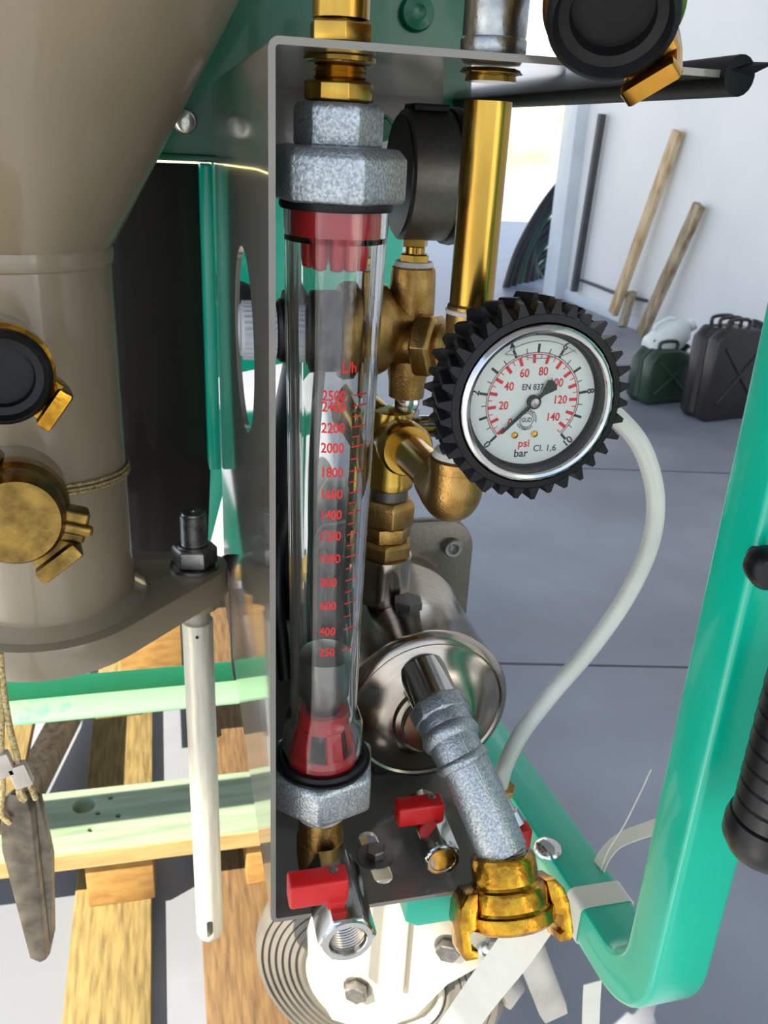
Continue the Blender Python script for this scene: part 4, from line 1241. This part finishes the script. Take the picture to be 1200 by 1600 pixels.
# hanging wedges with cords
wy = 0.50
wt = at(40, 1250, Y=wy)
hw = thing('steel_wedge_pair', 'pair of burnished steel wedges hanging on a wire cord from the mixing tube', 'wedge', (wt.x, wy, at(60, 1500, Y=wy).z))
def wedge_plate(px, th, y, side):
    pts = [at(u, v_, Y=y) for u, v_ in px]
    g = G(); n_ = len(pts)
    off = Vector((side, th, 0))
    vv = pts+[p_+off for p_ in pts]
    ff = [tuple(range(n_)), tuple(reversed(range(n_, 2*n_)))]+[(i, (i+1) % n_, n_+(i+1) % n_, n_+i) for i in range(n_)]
    g.add(vv, ff); return g
g = wedge_plate([(4, 1248), (14, 1241), (38, 1245), (48, 1270), (72, 1500), (62, 1505), (46, 1498), (2, 1330), (0, 1290)], 0.006, wy, 0.003)
ob('front_wedge', g, 'wedge', hw, bevel=0.0012)
g = wedge_plate([(44, 1241), (60, 1249), (66, 1272), (80, 1340), (82, 1460), (74, 1497), (68, 1495), (50, 1290)], 0.006, wy+0.008, 0.002)
ob('rear_wedge', g, 'wedge', hw, bevel=0.0012)
for pts in ([(0, 1020), (6, 1080), (16, 1140), (28, 1190), (30, 1240), (40, 1250)], [(-4, 1040), (2, 1120), (2, 1170), (4, 1230), (2, 1270), (16, 1286)], [(12, 1200), (24, 1218), (34, 1238), (38, 1250)], [(34, 1214), (46, 1226), (56, 1248)]):
    g = G(); g.tube([at(u, v_, Y=wy-0.004) for u, v_ in pts], 0.0021, 8); ob('wire_cord', g, 'cord', hw, ang=60)
for (u0, v0, u1, v1) in ((20, 1194, 44, 1226), (-6, 1180, 16, 1208)):
    a_ = at(u0, v0, Y=wy-0.005); b_ = at(u1, v1, Y=wy-0.005)
    cen = (a_+b_)/2
    g = G(); g.box((-0.006, -0.0035, -0.009), (0.006, 0.0035, 0.009), Matrix.Translation(cen) @ Matrix.Rotation(R_(-14), 4, 'Y'))
    ob('ferrule', g, 'ferrule', hw, bevel=0.0015)

# ================================================================== MACHINE HOUSING (green / dark)
hz = thing('green_machine_housing', 'green sheet steel machine housing in shade-darkened paint behind the bracket top', 'housing', (0.05, 0.80, 1.12))
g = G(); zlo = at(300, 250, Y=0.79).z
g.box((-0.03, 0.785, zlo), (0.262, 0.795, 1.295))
ob('front_panel', g, 'green_shaded', hz, bevel=0.0008)
g = G(); g.box((-0.03, 0.782, zlo-0.001), (0.255, 0.7845, zlo+0.004)); ob('lower_lip', g, 'green_shaded', hz, bevel=0.0008)
for (u, v_) in ((289, 190),):
    q = at(u, v_, Y=0.783)
    g = G(); mm = fr(q, (0, -1, 0)); g.lathe([(0.0095, 0), (0.0090, 0.002), (0.0065, 0.0042), (0.0030, 0.0048), (0.0020, 0.0048), (0.0018, 0.0015), (0, 0.0015)], mm, 32)
    ob('blind_rivet', g, 'alu', hz, ang=60)
q = at(652, 20, Y=0.782); g = G(); g.lathe([(0.014, 0), (0.0125, 0.004), (0.006, 0.006), (0.003, 0.0045), (0, 0.0045)], fr(q, (0, -1, 0)), 28); ob('dome_bolt', g, 'green_shaded', hz)
x0 = at(316, 400, Y=0.7715).x; x1 = at(331, 400, Y=0.80).x
g = G(); g.box((x0, 0.7715, 0.86), (0.0435, 0.83, zlo-0.002)); ob('corner_post', g, 'green', hz, bevel=0.002)
pn = thing('green_side_panel', 'green steel side panel seen through the oval cut-out of the bracket', 'panel', (0.1, 1.0, 0.88))
g = G(); pa = [at(330, 592, Y=1.0), at(450, 566, Y=1.0), at(620, 520, Y=1.0), at(640, 235, Y=1.0), at(330, 235, Y=1.0)]
g.add([p_ for p_ in pa]+[p_+Vector((0, 0.004, 0)) for p_ in pa], [(0, 1, 2, 3, 4), (9, 8, 7, 6, 5)]+[(i, (i+1) % 5, 5+(i+1) % 5, 5+i) for i in range(5)])
ob('sheet', g, 'green', pn)
g = G(); g.sweep([at(300, 880, Y=1.02), at(360, 640, Y=1.02)], rrect(0.030, 0.02, 0.002, 2), upv=(0, -1, 0)); ob('diagonal_strut', g, 'green', pn, ang=40)
g = G(); g.sweep([at(300, 666, Y=1.06), at(420, 656, Y=1.06)], rrect(0.025, 0.025, 0.002, 2)); ob('cross_strut', g, 'green', pn, ang=40)
# curved guard behind the mixing tube, deep shade put into its colour
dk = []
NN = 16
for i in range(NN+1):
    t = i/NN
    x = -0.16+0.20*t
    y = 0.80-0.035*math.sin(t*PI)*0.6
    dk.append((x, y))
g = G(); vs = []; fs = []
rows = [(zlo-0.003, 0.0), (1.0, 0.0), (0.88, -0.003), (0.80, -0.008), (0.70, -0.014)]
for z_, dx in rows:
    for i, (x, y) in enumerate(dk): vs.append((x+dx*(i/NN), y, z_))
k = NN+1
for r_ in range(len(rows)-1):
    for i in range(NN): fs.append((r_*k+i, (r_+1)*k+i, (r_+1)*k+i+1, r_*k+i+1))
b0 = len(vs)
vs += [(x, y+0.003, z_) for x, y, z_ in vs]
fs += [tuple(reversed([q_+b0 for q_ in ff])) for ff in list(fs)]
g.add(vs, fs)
tag(ob('curved_guard', g, 'dark', None, ang=60), 'curved steel guard coloured dark for deep shade behind the grey mixing tube', 'guard')
# black hoses inside the machine
def hose_obj(label, pts, r, mt='hose_black', name='black_hose'):
    g = G(); g.tube([at(u, v_, Y=y) for u, v_, y in pts], r, 14)
    return tag(ob(name, g, mt, None, ang=60), label, 'hose')
hose_obj('thick black hose hanging behind the lower half of the clear tube', [(470, 560, .86), (452, 660, .80), (440, 760, .76), (446, 860, .72), (470, 960, .70)], 0.017)
hose_obj('thin black cable looped beside the hopper lug', [(352, 868, .70), (362, 900, .69), (364, 960, .69), (367, 1040, .69), (370, 1060, .69)], 0.0032, 'black', 'black_cable')
hose_obj('black hose crossing behind the oval cut-out of the bracket', [(300, 440, .95), (345, 452, .92), (390, 470, .90), (440, 520, .88), (480, 560, .86)], 0.014)
hose_obj('thin dark tube curving around the left of the stainless pump', [(446, 790, .66), (436, 850, .64), (432, 930, .62), (440, 1000, .61), (446, 1060, .60)], 0.006)
g = G(); bb = at(440, 700, Y=.9); g.lathe([(0.04, -0.12), (0.05, -0.1), (0.05, 0.1), (0.04, 0.12)], fr((bb.x+0.03, 0.93, 0.73), (0.2, 1, 0)), 32)
tag(ob('drive_motor', g, 'black', None, ang=35), 'black cylindrical motor in the dark behind the clear tube', 'motor')

# ================================================================== GREEN ANGLE BEAM
by_ = 1.0
ba = thing('green_angle_beam', 'green angle iron beam with flange painted pale as sunlit crossing behind the tie rod', 'beam', (-0.1, by_, 0.44))
zA = at(180, 1052, Y=by_).z
g = G(); g.box((-0.6, by_, zA-0.028), (0.25, by_+0.005, zA)); ob('upright_flange', g, 'green_shaded', ba, bevel=0.0008)
g = G(); g.box((-0.6, by_-0.046, zA-0.033), (0.25, by_+0.005, zA-0.028)); ob('flat_flange', g, 'green_sunlit', ba, bevel=0.0008)
q = at(131, 1024, Y=by_+0.05); g = G(); g.lathe([(0.012, 0), (0.012, 0.012), (0.008, 0.02), (0, 0.022)], Matrix.Translation((q.x, q.y, zA-0.02)), 20); g.lathe([(0.006, -0.06), (0.006, 0)], Matrix.Translation((q.x, q.y, zA-0.02)), 12)
ob('bolt_end', g, 'zinc', ba)

# ================================================================== PALLET
pal = thing('wooden_pallet', 'rough wooden pallet with a green stained cross board under the machine', 'pallet', (0.0, 1.1, 0))
def board(x0, x1, y0, y1, z0, z1, mt, name='board'):
    g = G(); g.box((x0, y0, z0), (x1, y1, z1)); return ob(name, g, mt, pal, bevel=0.0025)
zd = 0.022
for (u0, u1, v_, mt, y0, y1) in ((97, 236, 1590, 'wood_yellow', 0.55, 2.3), (321, 452, 1560, 'wood_brown', 0.55, 2.3)):
    a_ = at(u0, v_, Z=zd); b_ = at(u1, v_, Z=zd)
    board(a_.x, b_.x, y0, y1, 0.001, zd, mt)
a_ = at(445, 1590, Z=zd)
board(0.19, 0.30, 0.45, 2.3, 0.001, zd, 'wood_pale')
board(-0.62, -0.50, 0.55, 2.3, 0.001, zd, 'wood_yellow')
zt0, zt1 = 0.117, 0.147
pf = at(200, 1318, Z=zt1).y; pb = at(200, 1222, Z=zt1).y
ol_ = [(-0.62, pf), (0.40, pf-0.01), (0.40, pb-0.01), (-0.62, pb)]
hh = at(131, 1258, Z=zt1)
holes = [circle2(hh.x, hh.y, 0.0175, 28)]
for (u, v_) in ((173, 1246), (153, 1270), (185, 1274), (142, 1296)):
    q = at(u, v_, Z=zt1); holes.append(circle2(q.x, q.y, 0.0042, 10))
v, f = plate([ol_]+holes, zt1-zt0, 0.002)
g = G(); g.add(v, f, Matrix.Translation((0, 0, (zt0+zt1)/2)))
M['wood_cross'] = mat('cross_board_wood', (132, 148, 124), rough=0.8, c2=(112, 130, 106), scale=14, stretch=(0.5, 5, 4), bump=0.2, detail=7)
ob('cross_board', g, 'wood_cross', pal, ang=35, label='pale green stained cross board with a drilled hole')
g = G(); g.box((-0.62, pf+0.003, zt0-0.0), (0.40, pf+0.02, zt0-0.0+0.0001))
# pale un-stained edge strip of the board, slightly proud at the front
v, f = plate([[(-0.62, pf-0.0025), (0.40, pf-0.0125), (0.40, pf-0.0095), (-0.62, pf+0.0005)]], zt1-zt0-0.002)
g = G(); g.add(v, f, Matrix.Translation((0, 0, (zt0+zt1)/2-0.001))); ob('board_edge', g, 'wood_pale', pal, ang=35, label='pale sawn front edge')
bl_ = at(131, 1345, Z=zt0); br_ = at(238, 1345, Z=zt0)
board(bl_.x, br_.x, pf+0.006, pf+0.10, zd, zt0, 'wood_block', 'block')
board(0.085, 0.20, pf+0.006, pf+0.10, zd, zt0, 'wood_block', 'block')
board(-0.62, -0.50, pf+0.006, pf+0.10, zd, zt0, 'wood_block', 'block')
for y_ in (1.95,):
    board(-0.62, 0.40, y_, y_+0.1, zt0, zt1, 'wood_yellow', 'cross_board')
    board(bl_.x, br_.x, y_+0.005, y_+0.095, zd, zt0, 'wood_block', 'block')
    board(-0.62, -0.50, y_+0.005, y_+0.095, zd, zt0, 'wood_block', 'block')
# deck boards lying on top, far left and behind
board(-0.36, -0.262, 1.13, 2.3, zt1, zt1+0.02, 'wood_yellow', 'deck_board')
board(-0.16, -0.075, 1.40, 2.3, zt1, zt1+0.02, 'wood_yellow', 'deck_board')
g = G(); a_ = at(122, 1085, Z=0.06); b_ = at(30, 1262, Z=0.06)
g.sweep([a_, b_], rrect(0.045, 0.05, 0.003, 2))
tag(ob('timber_batten', g, 'wood_grey', None, ang=35), 'weathered grey square timber lying slantwise on the sunlit floor', 'timber')
g = G(); bx_ = at(190, 1000, Y=1.5)
g.box((-0.11, 1.42, zt1+0.0205), (0.0, 1.55, zt1+0.27))
tag(ob('cardboard_box', g, 'wood_block', None, bevel=0.002), 'tan box standing behind the green angle beam', 'box')

# ================================================================== BACKGROUND
def plank(label, p0, p1, w, th, mt, x):
    a_ = at(*p0, X=x); b_ = at(*p1, X=x-0.10)
    if b_.z < 0.002:
        t = (a_.z-0.03)/(a_.z-b_.z); b_ = a_.lerp(b_, t)
    g = G(); g.sweep([b_, a_], rrect(w, th, 0.004, 1), upv=(-1, 0, 0))
    return tag(ob('plank', g, mt, None, ang=35), label, 'plank', 'planks leaning on the white wall')
plank('longest pale and orange plank leaning against the white wall', (1060, 205), (958, 490), 0.085, 0.045, 'wood_plank', 3.16)
plank('shorter grey-brown plank leaning nearest the fuel cans', (1093, 320), (985, 560), 0.085, 0.045, 'wood_plank2', 3.14)
plank('short weathered stub of timber standing between the two long planks', (988, 456), (966, 530), 0.075, 0.04, 'wood_grey', 3.13)
# wall fittings
a_ = at(941, 178, X=3.15); b_ = at(897, 455, X=3.15)
g = G(); g.sweep([b_, a_], rrect(0.055, 0.05, 0.008, 2), upv=(-1, 0, 0))
tag(ob('drain_pipe', g, 'pole', None, ang=35), 'dark grey upright pipe at the end of the white wall', 'pipe')
g = G(); g.tube([at(905, 437, X=3.18), at(930, 446, X=3.18), at(962, 458, X=3.18), at(1010, 470, X=3.18)], 0.012, 8)
tag(ob('wall_cable', g, 'pole', None, ang=60), 'thin grey cable running low along the white wall', 'cable')

def jerry(name, label, p, ang, L, Wd, Hh, mt):
    t = thing(name, label, 'fuel can', p)
    mm = Matrix.Translation(p) @ Matrix.Rotation(ang, 4, 'Z')
    # two pressed shells either side of a central welded seam
    prof = [(-L/2+0.03, 0), (L/2-0.03, 0), (L/2, 0.03), (L/2, Hh-0.10), (L/2-0.06, Hh-0.02), (L/2-0.12, Hh), (-L/2+0.05, Hh), (-L/2, Hh-0.05), (-L/2, 0.03)]
    for s_ in (-1, 1):
        v, f = plate([prof], Wd*0.42, 0.018)
        g = G(); g.add([(a, s_*Wd*0.27+c, b) for a, b, c in v], f, mm)
        ob('shell', g, mt, t, ang=50)
    v, f = plate([[(a*0.985, b*0.985+0.004) for a, b in prof]], Wd*0.2)
    g = G(); g.add([(a, c, b) for a, b, c in v], f, mm); ob('seam_web', g, mt, t, ang=35)
    # embossed cross on both flanks
    for s_ in (-1, 1):
        g = G()
        for q_ in (1, -1):
            a_ = Vector((-L*0.33, s_*Wd*0.478, Hh*(0.5-0.30*q_))); b_ = Vector((L*0.33, s_*Wd*0.478, Hh*(0.5+0.30*q_)))
            g.tube([mm @ a_, mm @ a_.lerp(b_, .5), mm @ b_], 0.009, 8, smooth=False)
        ob('embossed_cross', g, mt, t, ang=60)
    for k_ in (-1, 0, 1):
        g = G(); y_ = k_*Wd*0.3
        g.tube([mm @ Vector((-L*0.28, y_, Hh-0.005)), mm @ Vector((-L*0.26, y_, Hh+0.035)), mm @ Vector((L*0.05, y_, Hh+0.035)), mm @ Vector((L*0.08, y_, Hh-0.005))], 0.009, 8)
        ob('handle_bar', g, mt, t, ang=60)
    g = G(); g.lathe([(0.028, -0.02), (0.028, 0.02), (0.034, 0.022), (0.034, 0.035), (0, 0.038)], mm @ fr((L/2-0.05, 0, Hh-0.02), (0.5, 0, 1)), 24)
    ob('spout_cap', g, mt, t, ang=35)
    return t
pk = at(1093, 660, Z=0.0)
jerry('fuel_can', 'tall brown-black jerry can standing against the wall behind the green frame', Vector((pk.x+0.16, pk.y+0.10, 0)), R_(12), 0.36, 0.17, 0.43, 'can_black')
pg = at(1024, 658, Z=0.0)
jerry('fuel_can', 'small olive green jerry can beside the tall dark can', Vector((pg.x+0.20, pg.y+0.34, 0)), R_(12), 0.30, 0.16, 0.27, 'can_green')
# white jug tilted on the green can
pj_ = at(1044, 530, Y=pg.y+0.36)
jg = thing('white_jug', 'milky white plastic jug lying tilted on top of the olive green can', 'jug', pj_-Vector((0, 0, 0.08)))
mm = Matrix.Translation(pj_) @ Matrix.Rotation(R_(-32), 4, 'Y') @ Matrix.Rotation(R_(90), 4, 'Y')
g = G(); g.lathe([(0, -0.12), (0.06, -0.118), (0.076, -0.10), (0.08, -0.02), (0.078, 0.04), (0.06, 0.09), (0.03, 0.115), (0.025, 0.13), (0, 0.132)], mm @ Matrix.Diagonal((1, 0.8, 1, 1)), 36)
ob('jug_body', g, 'jug', jg, ang=50)
g = G(); g.lathe([(0.03, 0.118), (0.031, 0.145), (0, 0.147)], mm, 24); ob('jug_cap', g, 'jug', jg, ang=40)
g = G(); g.tube([mm @ Vector((-0.074, 0, -0.05)), mm @ Vector((-0.098, 0, -0.03)), mm @ Vector((-0.095, 0, 0.04)), mm @ Vector((-0.06, 0, 0.075))], 0.010, 8); ob('jug_handle', g, 'jug', jg)
# hoses hung outside past the wall end
rk = thing('hose_rack', 'low dark rack arm carrying the bundle of hoses past the wall end', 'rack', (3.2, 7.6, 0.9))
ra = at(884, 272, Y=7.7)
g = G(); g.sweep([ra+Vector((-0.05, 0, -0.02)), ra+Vector((0.7, 0, 0.02))], rrect(0.05, 0.05, 0.004, 1)); ob('arm', g, 'pole', rk)
g = G(); g.sweep([ra+Vector((0.6, 0, 0.0)), Vector((ra.x+0.6, ra.y, 0.0))], rrect(0.06, 0.06, 0.004, 1), upv=(0, 1, 0)); ob('post', g, 'pole', rk)
words = ['outermost black hose of the bundle outside the doorway', 'black hose running just under the outermost one in the bundle', 'green hose high in the bundle outside the doorway', 'thick black hose third from the top of the outdoor bundle', 'black hose in the middle of the outdoor bundle', 'lower green hose in the outdoor bundle', 'sagging black hose just below the middle of the bundle', 'thin green hose near the door post in the bundle', 'black hose second lowest in the outdoor bundle', 'lowest black hose of the outdoor bundle', 'short black hose tucked beside the door post']
for i in range(11):
    mtx = 'hose_green' if i in (2, 5, 7) else 'hose_black'
    y0 = 7.35+0.09*i
    j = math.sin(i*2.3)*4
    pts = [(905, 258+13*i, y0), (868, 296+14*i+j, y0), (836, 342+12*i-j, y0), (808+6*i, 396+7*i, y0), (790+9*i, 452+2*i, y0), (780+10*i, 478, y0)]
    g = G(); g.tube([at(u, v_, Y=y) for u, v_, y in pts], 0.036 if mtx == 'hose_black' else 0.024, 10)
    tag(ob('hung_hose', g, mtx, None, ang=60), words[i], 'hose', 'hoses hung outside the doorway')
